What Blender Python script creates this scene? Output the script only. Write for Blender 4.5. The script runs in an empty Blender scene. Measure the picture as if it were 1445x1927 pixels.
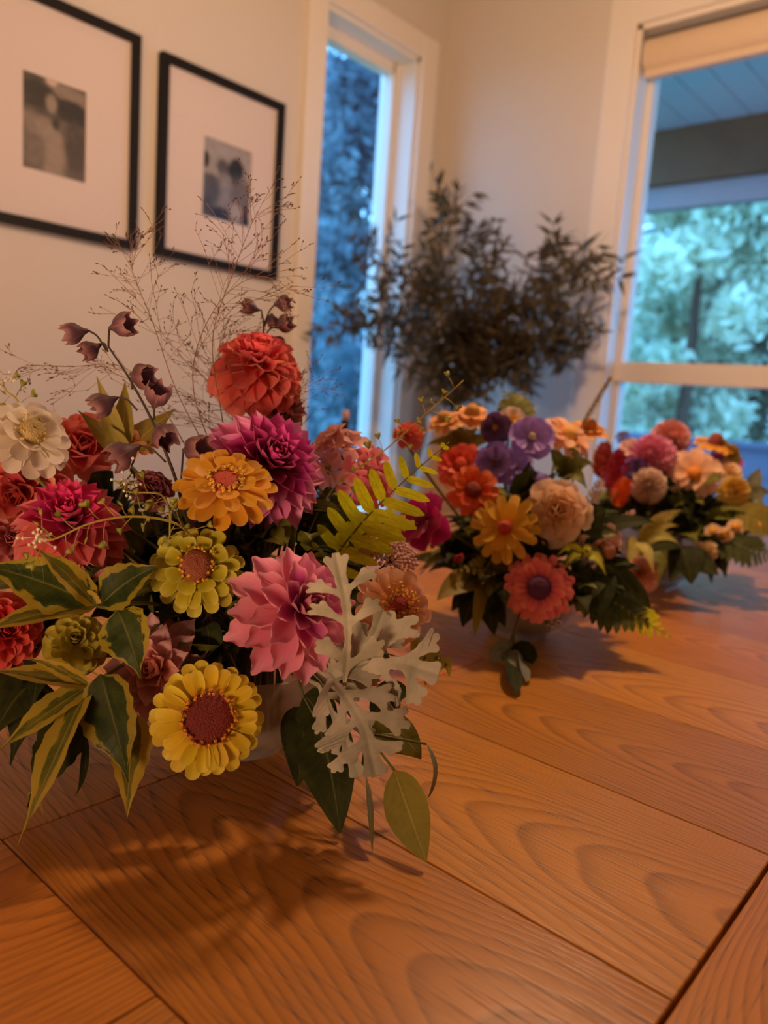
import bpy, math, random
import numpy as np
from mathutils import Vector, Matrix, Quaternion

random.seed(7)
rng = np.random.default_rng(7)
C = bpy.context.scene.collection
SC = bpy.context.scene

# ------------------------------------------------------------------ camera
FPX, CXP, CYP = 1440.0, 722.5, 963.5
CAM = Vector((0, 0, 1.03))
RX = Vector((0.7494903544790036, 0.6582690202985174, 0.07032855364763188))
RY = Vector((-0.15003107399492147, 0.06542419840471886, 0.9865142427248733))
RZ = Vector((0.6447905748216766, -0.7499343779147147, 0.1477956137468287))
cd = bpy.data.cameras.new('camera')
cam = bpy.data.objects.new('camera', cd)
C.objects.link(cam)
mw = Matrix((RX, RY, RZ)).transposed().to_4x4()
mw.translation = CAM
cam.matrix_world = mw
cd.sensor_fit = 'VERTICAL'
cd.sensor_height = 36.0
cd.lens = FPX / 1927 * 36
cd.clip_start = 0.02
cd.dof.use_dof = True
cd.dof.focus_distance = 0.525
cd.dof.aperture_fstop = (cd.lens / 1000) / 0.0052
SC.camera = cam

# ------------------------------------------------------------------ world, exposure
SC.view_settings.view_transform = 'Standard'
SC.view_settings.look = 'None'
SC.view_settings.gamma = 1.0
SC.view_settings.use_curve_mapping = False
SC.view_settings.exposure = 0.0
w = bpy.data.worlds.new('dusk_sky')
SC.world = w
w.use_nodes = True
w.node_tree.nodes['Background'].inputs[0].default_value = (0.18, 0.53, 1.0, 1)
w.node_tree.nodes['Background'].inputs[1].default_value = 5.2
WARM = (1.0, 0.60, 0.33)
BULB_STRENGTH = 535.0
FILL_SPOT_STRENGTH = 2.5
FILL_SHADE_STRENGTH = 44.0


# ------------------------------------------------------------------ basic helpers
def at(px, py, d):
    """world point that lies at depth d along the line of sight through a photo pixel"""
    return CAM + RX * ((px - CXP) / FPX * d) - RY * ((py - CYP) / FPX * d) - RZ * d


def face(r, u, t):
    """unit world vector: r to the viewer's right, u up, t towards the viewer (levelled)"""
    hr = Vector((RX.x, RX.y, 0)).normalized()
    ht = Vector((RZ.x, RZ.y, 0)).normalized()
    return (hr * r + Vector((0, 0, 1)) * u + ht * t).normalized()


def lin(c):
    return tuple(((v / 255) / 12.92 if v / 255 <= 0.04045 else ((v / 255 + 0.055) / 1.055) ** 2.4) for v in c)


LREF = (0.66, 0.60, 0.41)


def pc(r, g, b, k=1.0):
    """surface colour of something seen as r,g,b under the warm room light"""
    l = lin((r, g, b))
    c = [l[i] / LREF[i] * k for i in range(3)]
    m = max(1.0, max(c) / 0.84)
    return tuple(max(0.006, v / m) for v in c)


def link(o):
    C.objects.link(o)
    return o


def mesh_from(name, V, F, uv=None, mat=None, smooth=True, col=None):
    me = bpy.data.meshes.new(name)
    me.from_pydata([tuple(v) for v in V], [], F)
    if smooth:
        me.polygons.foreach_set('use_smooth', [True] * len(me.polygons))
    if uv is not None:
        ul = me.uv_layers.new(name='UVMap')
        li = np.empty(len(me.loops), dtype=np.int32)
        me.loops.foreach_get('vertex_index', li)
        ul.data.foreach_set('uv', np.asarray(uv, dtype=np.float32)[li].ravel())
    if col is not None:
        ca = me.color_attributes.new('print', 'FLOAT_COLOR', 'POINT')
        ca.data.foreach_set('color', np.asarray(col, dtype=np.float32).ravel())
    if mat is not None:
        me.materials.append(mat)
    me.update()
    return me


def obj(name, me, parent=None, M=None, kind=None, label=None):
    o = bpy.data.objects.new(name, me)
    if parent is not None:
        o.parent = parent
    if M is not None:
        o.matrix_basis = M
    if kind:
        o['kind'] = kind
    if label:
        o['label'] = label
    return link(o)


def thing(name, label, cat, loc=(0, 0, 0), group=None):
    o = bpy.data.objects.new(name, None)
    o.empty_display_size = 0.01
    o.location = loc
    o['label'] = label
    o['category'] = cat
    if group:
        o['group'] = group
    return link(o)


def tag(o, label, cat, group=None):
    o['label'] = label
    o['category'] = cat
    if group:
        o['group'] = group
    return o


class MB:
    """collects pieces of one mesh"""

    def __init__(s):
        s.V, s.F, s.U = [], [], []

    def add(s, V, F, U=None, M=None):
        n = len(s.V)
        if M is not None:
            V = [M @ Vector(v) for v in V]
        s.V += [tuple(v) for v in V]
        s.F += [tuple(i + n for i in f) for f in F]
        s.U += list(U) if U is not None else [(0.5, 0.5)] * len(V)
        return s

    def box(s, x0, x1, y0, y1, z0, z1, M=None):
        V = [(x, y, z) for x in (x0, x1) for y in (y0, y1) for z in (z0, z1)]
        F = [(0, 1, 3, 2), (4, 6, 7, 5), (0, 4, 5, 1), (2, 3, 7, 6), (0, 2, 6, 4), (1, 5, 7, 3)]
        return s.add(V, F, None, M)

    def mesh(s, name, mat=None, smooth=False):
        return mesh_from(name, s.V, s.F, s.U, mat, smooth)


def bevel_box(x0, x1, y0, y1, z0, z1, b):
    """box with a chamfer round the top edge and the vertical corners: cheap plank"""
    V, F = [], []

    def ring(i, z):
        c = b
        return [(x0 + i + c, y0 + i, z), (x1 - i - c, y0 + i, z), (x1 - i, y0 + i + c, z), (x1 - i, y1 - i - c, z),
                (x1 - i - c, y1 - i, z), (x0 + i + c, y1 - i, z), (x0 + i, y1 - i - c, z), (x0 + i, y0 + i + c, z)]
    V = ring(0, z0) + ring(0, z1 - b) + ring(b, z1)
    for r in range(2):
        for k in range(8):
            F.append((r * 8 + k, r * 8 + (k + 1) % 8, r * 8 + 8 + (k + 1) % 8, r * 8 + 8 + k))
    F.append(tuple(range(16, 24)))
    F.append(tuple(reversed(range(8))))
    return V, F


def tube_data(pts, radii, n=6, cap=True):
    pts = [Vector(p) for p in pts]
    if not isinstance(radii, (list, tuple)):
        radii = [radii] * len(pts)
    V, F, U = [], [], []
    ref = Vector((0.3, 0.2, 1)).normalized()
    side = None
    for i, p in enumerate(pts):
        t = (pts[min(i + 1, len(pts) - 1)] - pts[max(i - 1, 0)])
        t = t.normalized() if t.length > 1e-9 else Vector((0, 0, 1))
        if side is None:
            side = t.cross(ref)
            if side.length < 0.05:
                side = t.cross(Vector((1, 0, 0)))
        side = (side - t * side.dot(t)).normalized()
        up = t.cross(side)
        for k in range(n):
            a = 2 * math.pi * k / n
            V.append(p + (side * math.cos(a) + up * math.sin(a)) * radii[i])
            U.append((k / n, i / max(1, len(pts) - 1)))
    for i in range(len(pts) - 1):
        for k in range(n):
            F.append((i * n + k, i * n + (k + 1) % n, (i + 1) * n + (k + 1) % n, (i + 1) * n + k))
    if cap:
        F.append(tuple(reversed(range(n))))
        F.append(tuple(range((len(pts) - 1) * n, len(pts) * n)))
    return V, F, U


def bez(p0, p1, p2, n=8):
    p0, p1, p2 = Vector(p0), Vector(p1), Vector(p2)
    return [p0 * (1 - t) ** 2 + p1 * 2 * t * (1 - t) + p2 * t * t for t in [i / n for i in range(n + 1)]]


def poly(ps, n=6):
    """smooth curve through points (Catmull-Rom)"""
    ps = [Vector(p) for p in ps]
    if len(ps) == 2:
        return [ps[0].lerp(ps[1], i / n) for i in range(n + 1)]
    out = []
    for i in range(len(ps) - 1):
        a, b = ps[i], ps[i + 1]
        z = ps[i - 1] if i else a * 2 - b
        c = ps[i + 2] if i + 2 < len(ps) else b * 2 - a
        for k in range(n):
            t = k / n
            out.append(0.5 * ((2 * a) + (b - z) * t + (2 * z - 5 * a + 4 * b - c) * t * t + (-z + 3 * a - 3 * b + c) * t ** 3))
    out.append(ps[-1])
    return out


def lathe_data(prof, n=32):
    V, F, U = [], [], []
    for i, (r, z) in enumerate(prof):
        for k in range(n):
            a = 2 * math.pi * k / n
            V.append((r * math.cos(a), r * math.sin(a), z))
            U.append((k / n, i / (len(prof) - 1)))
    for i in range(len(prof) - 1):
        for k in range(n):
            F.append((i * n + k, i * n + (k + 1) % n, (i + 1) * n + (k + 1) % n, (i + 1) * n + k))
    return V, F, U


def ball_data(r=1.0, n=6, m=4, sz=1.0):
    V = [(0, 0, -r * sz)]
    F = []
    for i in range(1, m):
        a = -math.pi / 2 + math.pi * i / m
        for k in range(n):
            b = 2 * math.pi * k / n
            V.append((r * math.cos(a) * math.cos(b), r * math.cos(a) * math.sin(b), r * sz * math.sin(a)))
    V.append((0, 0, r * sz))
    for k in range(n):
        F.append((0, 1 + (k + 1) % n, 1 + k))
    for i in range(m - 2):
        for k in range(n):
            F.append((1 + i * n + k, 1 + i * n + (k + 1) % n, 1 + (i + 1) * n + (k + 1) % n, 1 + (i + 1) * n + k))
    q = 1 + (m - 2) * n
    for k in range(n):
        F.append((q + k, q + (k + 1) % n, len(V) - 1))
    return V, F


def axis_matrix(P, A, roll=0.0):
    A = Vector(A).normalized()
    q = Vector((0, 0, 1)).rotation_difference(A)
    return Matrix.Translation(P) @ q.to_matrix().to_4x4() @ Matrix.Rotation(roll, 4, 'Z')


# ------------------------------------------------------------------ materials
def new_mat(name):
    m = bpy.data.materials.new(name)
    m.use_nodes = True
    nt = m.node_tree
    return m, nt, nt.nodes, nt.links, nt.nodes['Principled BSDF'], nt.nodes['Material Output']


def math_node(N, L, op, a, b=None, c=None, clamp=False):
    n = N.new('ShaderNodeMath')
    n.operation = op
    n.use_clamp = clamp
    for i, v in enumerate((a, b, c)):
        if v is None:
            continue
        if isinstance(v, (int, float)):
            n.inputs[i].default_value = v
        else:
            L.new(v, n.inputs[i])
    return n.outputs[0]


def ramp(N, L, fac, stops, interp='EASE'):
    r = N.new('ShaderNodeValToRGB')
    r.color_ramp.interpolation = interp
    e = r.color_ramp.elements
    while len(e) < len(stops):
        e.new(0.5)
    for k, (p, c) in enumerate(stops):
        e[k].position = p
        e[k].color = (*c[:3], 1)
    L.new(fac, r.inputs[0])
    return r.outputs[0]


def mixc(N, L, fac, a, b, blend='MIX'):
    m = N.new('ShaderNodeMix')
    m.data_type = 'RGBA'
    m.blend_type = blend
    for sock, v in ((m.inputs[0], fac), (m.inputs[6], a), (m.inputs[7], b)):
        if isinstance(v, (int, float)):
            sock.default_value = v
        elif isinstance(v, tuple):
            sock.default_value = (*v[:3], 1)
        else:
            L.new(v, sock)
    return m.outputs[2]


def plain(name, col, rough=0.6, noise=0.08, scale=20, bump=0.0, spec=0.4, metal=0.0):
    m, nt, N, L, P, O = new_mat(name)
    tc = N.new('ShaderNodeTexCoord')
    nz = N.new('ShaderNodeTexNoise')
    nz.inputs['Scale'].default_value = scale
    nz.inputs['Detail'].default_value = 4
    L.new(tc.outputs['Object'], nz.inputs['Vector'])
    f = math_node(N, L, 'MULTIPLY_ADD', nz.outputs[0], 2 * noise, 1 - noise)
    mm = N.new('ShaderNodeVectorMath')
    mm.operation = 'SCALE'
    mm.inputs[0].default_value = col[:3]
    L.new(f, mm.inputs['Scale'])
    L.new(mm.outputs[0], P.inputs['Base Color'])
    P.inputs['Roughness'].default_value = rough
    P.inputs['Specular IOR Level'].default_value = spec
    P.inputs['Metallic'].default_value = metal
    if bump:
        b = N.new('ShaderNodeBump')
        b.inputs['Strength'].default_value = bump
        b.inputs['Distance'].default_value = 0.002
        L.new(nz.outputs[0], b.inputs['Height'])
        L.new(b.outputs[0], P.inputs['Normal'])
    return m


def thin(nt, N, L, P, O, col, trans):
    """thin plant tissue: some light passes through"""
    t = N.new('ShaderNodeBsdfTranslucent')
    L.new(col, t.inputs['Color'])
    x = N.new('ShaderNodeMixShader')
    x.inputs[0].default_value = trans
    L.new(P.outputs[0], x.inputs[1])
    L.new(t.outputs[0], x.inputs[2])
    L.new(x.outputs[0], O.inputs['Surface'])


def jitter(N, L, col, amt, hue=0.0):
    oi = N.new('ShaderNodeObjectInfo')
    hs = N.new('ShaderNodeHueSaturation')
    L.new(math_node(N, L, 'MULTIPLY_ADD', oi.outputs['Random'], 2 * amt, 1 - amt), hs.inputs['Value'])
    if hue:
        r2 = math_node(N, L, 'FRACT', math_node(N, L, 'MULTIPLY', oi.outputs['Random'], 17.3))
        L.new(math_node(N, L, 'MULTIPLY_ADD', r2, 2 * hue, 0.5 - hue), hs.inputs['Hue'])
    L.new(col, hs.inputs['Color'])
    return hs.outputs[0]


def petal_mat(name, base, mid, tip, edge=None, trans=0.28, streak=0.18, rough=0.5):
    m, nt, N, L, P, O = new_mat(name)
    uv = N.new('ShaderNodeUVMap')
    sp = N.new('ShaderNodeSeparateXYZ')
    L.new(uv.outputs[0], sp.inputs[0])
    col = ramp(N, L, sp.outputs[1], [(0.05, base), (0.5, mid), (0.95, tip)])
    if edge is not None:
        ed = math_node(N, L, 'ABSOLUTE', math_node(N, L, 'MULTIPLY_ADD', sp.outputs[0], 2, -1))
        ed = math_node(N, L, 'MAXIMUM', ed, sp.outputs[1])
        ed = math_node(N, L, 'POWER', ed, 7)
        col = mixc(N, L, math_node(N, L, 'MULTIPLY', ed, 0.8), col, edge)
    # fine lengthwise streaks
    mp = N.new('ShaderNodeMapping')
    mp.inputs['Scale'].default_value = (26, 1.6, 1)
    L.new(uv.outputs[0], mp.inputs[0])
    nz = N.new('ShaderNodeTexNoise')
    nz.inputs['Scale'].default_value = 1.0
    nz.inputs['Detail'].default_value = 2
    L.new(mp.outputs[0], nz.inputs['Vector'])
    f = math_node(N, L, 'MULTIPLY_ADD', nz.outputs[0], streak * 2, 1 - streak)
    g = N.new('ShaderNodeCombineColor')
    for i in range(3):
        L.new(f, g.inputs[i])
    col = mixc(N, L, 1.0, col, g.outputs[0], 'MULTIPLY')
    col = jitter(N, L, col, 0.10, 0.008)
    L.new(col, P.inputs['Base Color'])
    P.inputs['Roughness'].default_value = rough
    P.inputs['Specular IOR Level'].default_value = 0.3
    P.inputs['Sheen Weight'].default_value = 0.15
    b = N.new('ShaderNodeBump')
    b.inputs['Strength'].default_value = 0.25
    b.inputs['Distance'].default_value = 0.0006
    L.new(nz.outputs[0], b.inputs['Height'])
    L.new(b.outputs[0], P.inputs['Normal'])
    thin(nt, N, L, P, O, col, trans)
    return m


def leaf_mat(name, c1, c2, edge=None, vein=None, trans=0.25, rough=0.5, edge_at=0.45, spec=0.25):
    m, nt, N, L, P, O = new_mat(name)
    uv = N.new('ShaderNodeUVMap')
    sp = N.new('ShaderNodeSeparateXYZ')
    L.new(uv.outputs[0], sp.inputs[0])
    au = math_node(N, L, 'ABSOLUTE', math_node(N, L, 'MULTIPLY_ADD', sp.outputs[0], 2, -1))
    nz = N.new('ShaderNodeTexNoise')
    nz.inputs['Scale'].default_value = 5
    nz.inputs['Detail'].default_value = 4
    oi = N.new('ShaderNodeObjectInfo')
    ad = N.new('ShaderNodeVectorMath')
    ad.operation = 'ADD'
    L.new(uv.outputs[0], ad.inputs[0])
    sc = N.new('ShaderNodeVectorMath')
    sc.operation = 'SCALE'
    sc.inputs[0].default_value = (13, 7, 5)
    L.new(oi.outputs['Random'], sc.inputs['Scale'])
    L.new(sc.outputs[0], ad.inputs[1])
    L.new(ad.outputs[0], nz.inputs['Vector'])
    col = ramp(N, L, nz.outputs[0], [(0.3, c1), (0.7, c2)])
    if edge is not None:
        nn = math_node(N, L, 'MULTIPLY_ADD', nz.outputs[0], 1.1, -0.55)
        fe = math_node(N, L, 'ADD', au, nn)
        fe = math_node(N, L, 'MULTIPLY', math_node(N, L, 'SUBTRACT', fe, edge_at), 14, clamp=True)
        col = mixc(N, L, fe, col, edge)
    # side veins sweep forward from the midrib
    vv = math_node(N, L, 'MULTIPLY_ADD', au, -0.12, sp.outputs[1])
    vv = math_node(N, L, 'ABSOLUTE', math_node(N, L, 'SINE', math_node(N, L, 'MULTIPLY', vv, 34)))
    vn = math_node(N, L, 'SUBTRACT', 1, math_node(N, L, 'MULTIPLY', vv, 7, clamp=True))
    rib = math_node(N, L, 'SUBTRACT', 1, math_node(N, L, 'MULTIPLY', au, 16, clamp=True))
    if vein is not None:
        col = mixc(N, L, math_node(N, L, 'MULTIPLY', vn, 0.25), col, vein)
        col = mixc(N, L, math_node(N, L, 'MULTIPLY', rib, 0.8), col, vein)
    col = jitter(N, L, col, 0.14, 0.012)
    L.new(col, P.inputs['Base Color'])
    P.inputs['Roughness'].default_value = rough
    P.inputs['Specular IOR Level'].default_value = spec
    b = N.new('ShaderNodeBump')
    b.inputs['Strength'].default_value = 0.35
    b.inputs['Distance'].default_value = 0.001
    L.new(math_node(N, L, 'MAXIMUM', vn, rib), b.inputs['Height'])
    b.invert = True
    L.new(b.outputs[0], P.inputs['Normal'])
    thin(nt, N, L, P, O, col, trans)
    return m


def wood_mat(name, light, mid, dark, rough=0.32):
    """oiled oak: nested cathedral rings along local X, dark pores; each board takes its own cut"""
    m, nt, N, L, P, O = new_mat(name)
    tc = N.new('ShaderNodeTexCoord')
    oi = N.new('ShaderNodeObjectInfo')
    sp = N.new('ShaderNodeSeparateXYZ')
    L.new(tc.outputs['Object'], sp.inputs[0])
    r1 = oi.outputs['Random']
    r2 = math_node(N, L, 'FRACT', math_node(N, L, 'MULTIPLY', r1, 7.77))
    r3 = math_node(N, L, 'FRACT', math_node(N, L, 'MULTIPLY', r1, 31.3))
    off = N.new('ShaderNodeCombineXYZ')
    L.new(math_node(N, L, 'MULTIPLY', r1, 9), off.inputs[0])
    L.new(math_node(N, L, 'MULTIPLY', r2, 5), off.inputs[1])
    ad = N.new('ShaderNodeVectorMath')
    ad.operation = 'ADD'
    L.new(tc.outputs['Object'], ad.inputs[0])
    L.new(off.outputs[0], ad.inputs[1])

    def noise(sx, sy, detail=3, rough_=0.5):
        mp = N.new('ShaderNodeMapping')
        mp.inputs['Scale'].default_value = (sx, sy, 1)
        L.new(ad.outputs[0], mp.inputs[0])
        nz = N.new('ShaderNodeTexNoise')
        nz.inputs['Scale'].default_value = 1
        nz.inputs['Detail'].default_value = detail
        nz.inputs['Roughness'].default_value = rough_
        L.new(mp.outputs[0], nz.inputs['Vector'])
        return nz.outputs[0]
    warp = noise(3, 11, 2)
    warp2 = noise(2.2, 7, 2)
    y = math_node(N, L, 'ADD', sp.outputs[1], math_node(N, L, 'MULTIPLY_ADD', r2, 0.09, -0.062))
    y = math_node(N, L, 'ADD', y, math_node(N, L, 'MULTIPLY_ADD', warp2, 0.09, -0.045))
    x = math_node(N, L, 'ADD', sp.outputs[0], math_node(N, L, 'MULTIPLY_ADD', r3, 0.5, -0.25))
    par = math_node(N, L, 'MULTIPLY', math_node(N, L, 'MULTIPLY', y, y), 1300)
    d = math_node(N, L, 'SUBTRACT', par, math_node(N, L, 'MULTIPLY', x, 24))
    d = math_node(N, L, 'ADD', d, math_node(N, L, 'MULTIPLY', warp, 2.0))
    ring = math_node(N, L, 'FRACT', d)
    ringc = ramp(N, L, ring, [(0.0, (0, 0, 0)), (0.55, (0.35, 0.35, 0.35)), (0.9, (1, 1, 1)), (1.0, (0.1, 0.1, 0.1))], 'LINEAR')
    pore = noise(16, 520, 2, 0.6)
    porec = math_node(N, L, 'MULTIPLY', math_node(N, L, 'SUBTRACT', pore, 0.52), 6, clamp=True)
    patch = noise(3, 9, 3)
    col = mixc(N, L, patch, light, mid)
    rs = N.new('ShaderNodeSeparateColor')
    L.new(ringc, rs.inputs[0])
    # pores crowd the dark early-wood of each ring
    dk = math_node(N, L, 'MULTIPLY', rs.outputs[0], math_node(N, L, 'MULTIPLY_ADD', porec, 0.6, 0.42))
    dk = math_node(N, L, 'MAXIMUM', dk, math_node(N, L, 'MULTIPLY', porec, 0.55))
    col = mixc(N, L, dk, col, dark)
    hs = N.new('ShaderNodeHueSaturation')
    L.new(col, hs.inputs['Color'])
    L.new(math_node(N, L, 'MULTIPLY_ADD', r3, 0.36, 0.82), hs.inputs['Value'])
    L.new(math_node(N, L, 'MULTIPLY_ADD', r2, 0.016, 0.492), hs.inputs['Hue'])
    L.new(hs.outputs[0], P.inputs['Base Color'])
    L.new(math_node(N, L, 'MULTIPLY_ADD', porec, 0.2, rough), P.inputs['Roughness'])
    P.inputs['Specular IOR Level'].default_value = 0.4
    b = N.new('ShaderNodeBump')
    b.inputs['Strength'].default_value = 0.22
    b.inputs['Distance'].default_value = 0.0004
    b.invert = True
    L.new(math_node(N, L, 'ADD', porec, math_node(N, L, 'MULTIPLY', rs.outputs[0], 0.5)), b.inputs['Height'])
    L.new(b.outputs[0], P.inputs['Normal'])
    return m


def glass_mat(name, tint=(0.96, 0.98, 1.0), rough=0.0, refl=1.0):
    m, nt, N, L, P, O = new_mat(name)
    t = N.new('ShaderNodeBsdfTransparent')
    t.inputs[0].default_value = (*tint, 1)
    g = N.new('ShaderNodeBsdfGlossy')
    g.inputs['Roughness'].default_value = rough
    fr = N.new('ShaderNodeFresnel')
    fr.inputs[0].default_value = 1.5
    x = N.new('ShaderNodeMixShader')
    ge = N.new('ShaderNodeNewGeometry')        # reflect at the outer faces only
    fo = math_node(N, L, 'MULTIPLY', math_node(N, L, 'SUBTRACT', 1, ge.outputs['Backfacing']), refl)
    L.new(math_node(N, L, 'MULTIPLY', fr.outputs[0], fo), x.inputs[0])
    L.new(t.outputs[0], x.inputs[1])
    L.new(g.outputs[0], x.inputs[2])
    L.new(x.outputs[0], O.inputs['Surface'])
    return m


def frosted_mat(name, col, clear):
    m, nt, N, L, P, O = new_mat(name)
    P.inputs['Base Color'].default_value = (*col, 1)
    P.inputs['Roughness'].default_value = 0.22
    tl = N.new('ShaderNodeBsdfTranslucent')
    tl.inputs[0].default_value = (*col, 1)
    tp = N.new('ShaderNodeBsdfTransparent')
    a = N.new('ShaderNodeMixShader')
    a.inputs[0].default_value = 0.35
    L.new(P.outputs[0], a.inputs[1])
    L.new(tl.outputs[0], a.inputs[2])
    b = N.new('ShaderNodeMixShader')
    b.inputs[0].default_value = clear
    L.new(a.outputs[0], b.inputs[1])
    L.new(tp.outputs[0], b.inputs[2])
    L.new(b.outputs[0], O.inputs['Surface'])
    return m


def emit_mat(name, col, strength):
    m, nt, N, L, P, O = new_mat(name)
    e = N.new('ShaderNodeEmission')
    e.inputs[0].default_value = (*col, 1)
    e.inputs[1].default_value = strength
    L.new(e.outputs[0], O.inputs['Surface'])
    return m


def print_mat(name):
    m, nt, N, L, P, O = new_mat(name)
    a = N.new('ShaderNodeVertexColor')
    a.layer_name = 'print'
    L.new(a.outputs[0], P.inputs['Base Color'])
    P.inputs['Roughness'].default_value = 0.5
    return m


def struct(name, me, parent=None):
    o = obj(name, me, parent)
    if parent is None:
        o['kind'] = 'structure'
    return o


# ------------------------------------------------------------------ room shell
D, YC = 1.75, 2.205
WT = 0.17
X1, Y0, ZC = 2.6, -2.4, 2.62
M_WALL = plain('wall_paint', (0.68, 0.63, 0.58), 0.75, 0.015, 6, 0.05, 0.2)
M_WALLD = plain('low_bounce_wall', (0.20, 0.15, 0.11), 0.7, 0.1, 6, 0.05, 0.2)  # unseen walls kept dark to cut bounce light in the shadows
M_TRIM = plain('trim_paint', (0.82, 0.78, 0.74), 0.45, 0.015, 8, 0, 0.35)
M_CEIL = plain('ceiling_paint', (0.38, 0.34, 0.30), 0.8, 0.01, 5)
M_FLOOR = wood_mat('floor_oak', (0.40, 0.24, 0.12), (0.30, 0.17, 0.08), (0.12, 0.06, 0.03), 0.4)
M_GLASS = glass_mat('window_glass')

# openings
LY0, LY1, LZ0, LZ1 = 1.622, 2.052, 0.55, 2.13
BX0, BX1, BZ0, BZ1 = -1.068, -0.10, 0.50, 2.125

m = MB()
WL = 0.125
m.box(-D - WL, -D, Y0, LY0, 0, ZC).box(-D - WL, -D, LY1, YC + WT, 0, ZC)
m.box(-D - WL, -D, LY0, LY1, 0, LZ0).box(-D - WL, -D, LY0, LY1, LZ1, ZC)
struct('wall_left', m.mesh('wall_left', M_WALL))
m = MB()
m.box(-D, BX0, YC, YC + WT, 0, ZC).box(BX1, X1, YC, YC + WT, 0, ZC)
m.box(BX0, BX1, YC, YC + WT, 0, BZ0).box(BX0, BX1, YC, YC + WT, BZ1, ZC)
struct('wall_back', m.mesh('wall_back', M_WALL))
struct('wall_right', MB().box(X1, X1 + WT, Y0, YC + WT, 0, ZC).mesh('wall_right', M_WALLD))
struct('wall_front', MB().box(-D - WT, X1 + WT, Y0 - WT, Y0, 0, ZC).mesh('wall_front', M_WALLD))
struct('ceiling', MB().box(-D - WT, X1 + WT, Y0 - WT, YC + WT, ZC, ZC + 0.1).mesh('ceiling', M_CEIL))
struct('floor', MB().box(-D - WT, X1 + WT, Y0 - WT, YC + WT, -0.1, 0).mesh('floor', M_FLOOR))
struct('baseboard_left', MB().box(-D, -D + 0.015, Y0, YC, 0, 0.12).mesh('bb', M_TRIM))
struct('baseboard_back', MB().box(-D + 0.015, X1, YC - 0.015, YC, 0, 0.12).mesh('bb', M_TRIM))


def casing_l(parent):
    c, t = 0.072, 0.02
    for (a, b, z0, z1) in ((LY0 - c, LY0, LZ0 - c, LZ1 + c), (LY1, LY1 + c + 0.005, LZ0 - c, LZ1 + c), (LY0, LY1, LZ1, LZ1 + c), (LY0, LY1, LZ0 - c, LZ0)):
        V, F = bevel_box(a, b, z0, z1, 0, t, 0.003)
        # map plank (x->y, y->z, z->x)
        V = [(-D + v[2], v[0], v[1]) for v in V]
        obj('casing', MB().add(V, F).mesh('casing', M_TRIM), parent)


# window_1: tall narrow window in the left wall
w1 = bpy.data.objects.new('window_1', None)
link(w1)
w1['kind'] = 'structure'
casing_l(w1)
g = 0.085          # glass set back
m = MB()           # jamb lining
m.box(-D - g - 0.02, -D + 0.002, LY0, LY0 + 0.012, LZ0, LZ1).box(-D - g - 0.02, -D + 0.002, LY1 - 0.012, LY1, LZ0, LZ1)
m.box(-D - g - 0.02, -D + 0.002, LY0, LY1, LZ1 - 0.012, LZ1).box(-D - g - 0.02, -D + 0.002, LY0, LY1, LZ0, LZ0 + 0.012)
obj('jamb', m.mesh('jamb', M_TRIM), w1)
m = MB()
s0 = 0.035
xa, xb = -D - g - 0.03, -D - g + 0.012
m.box(xa, xb, LY0 + 0.012, LY0 + s0, LZ0 + 0.012, LZ1 - 0.012).box(xa, xb, LY1 - s0 - 0.006, LY1 - 0.012, LZ0 + 0.012, LZ1 - 0.012)
m.box(xa, xb, LY0 + s0, LY1 - s0, LZ1 - s0 - 0.01, LZ1 - 0.012).box(xa, xb, LY0 + s0, LY1 - s0, LZ0 + 0.012, LZ0 + s0)
obj('sash', m.mesh('sash', M_TRIM), w1)
obj('pane', MB().box(-D - g - 0.012, -D - g - 0.008, LY0 + s0, LY1 - s0, LZ0 + s0, LZ1 - s0).mesh('pane', M_GLASS), w1)
M_EXT = plain('exterior_white_paint', (0.80, 0.82, 0.84), 0.5, 0.02, 6)
m = MB()
m.box(-D - WL - 0.012, -D - g - 0.03, LY0 - 0.05, LY0 + 0.012, LZ0, LZ1).box(-D - WL - 0.012, -D - g - 0.03, LY1 - 0.034, LY1 + 0.05, LZ0, LZ1)
obj('outer_reveal', m.mesh('reveal', M_EXT), w1)

# window_2: wide window in the back wall, upper light and lower light
w2 = bpy.data.objects.new('window_2', None)
link(w2)
w2['kind'] = 'structure'
c, t = 0.085, 0.02
for (a, b, z0, z1) in ((BX0 - c, BX0, BZ0 - c, BZ1 + c), (BX1, BX1 + c, BZ0 - c, BZ1 + c), (BX0, BX1, BZ1, BZ1 + c), (BX0, BX1, BZ0 - c, BZ0)):
    V, F = bevel_box(a, b, z0, z1, 0, t, 0.003)
    V = [(v[0], YC - v[2], v[1]) for v in V]
    F = [tuple(reversed(f)) for f in F]
    obj('casing', MB().add(V, F).mesh('casing', M_TRIM), w2)
g2 = 0.085
m = MB()
m.box(BX0, BX0 + 0.012, YC - 0.002, YC + g2 + 0.02, BZ0, BZ1).box(BX1 - 0.012, BX1, YC - 0.002, YC + g2 + 0.02, BZ0, BZ1)
m.box(BX0, BX1, YC - 0.002, YC + g2 + 0.02, BZ1 - 0.012, BZ1).box(BX0, BX1, YC - 0.002, YC + g2 + 0.02, BZ0, BZ0 + 0.012)
obj('jamb', m.mesh('jamb', M_TRIM), w2)
ya, yb = YC + g2 - 0.012, YC + g2 + 0.03
m = MB()
m.box(BX0 + 0.012, BX0 + 0.03, ya, yb, BZ0 + 0.012, BZ1 - 0.012).box(BX1 - 0.03, BX1 - 0.012, ya, yb, BZ0 + 0.012, BZ1 - 0.012)
m.box(BX0 + 0.03, BX1 - 0.03, ya, yb, BZ1 - 0.05, BZ1 - 0.012).box(BX0 + 0.03, BX1 - 0.03, ya, yb, BZ0 + 0.012, BZ0 + 0.045)
obj('sash', m.mesh('sash', M_TRIM), w2)
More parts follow.
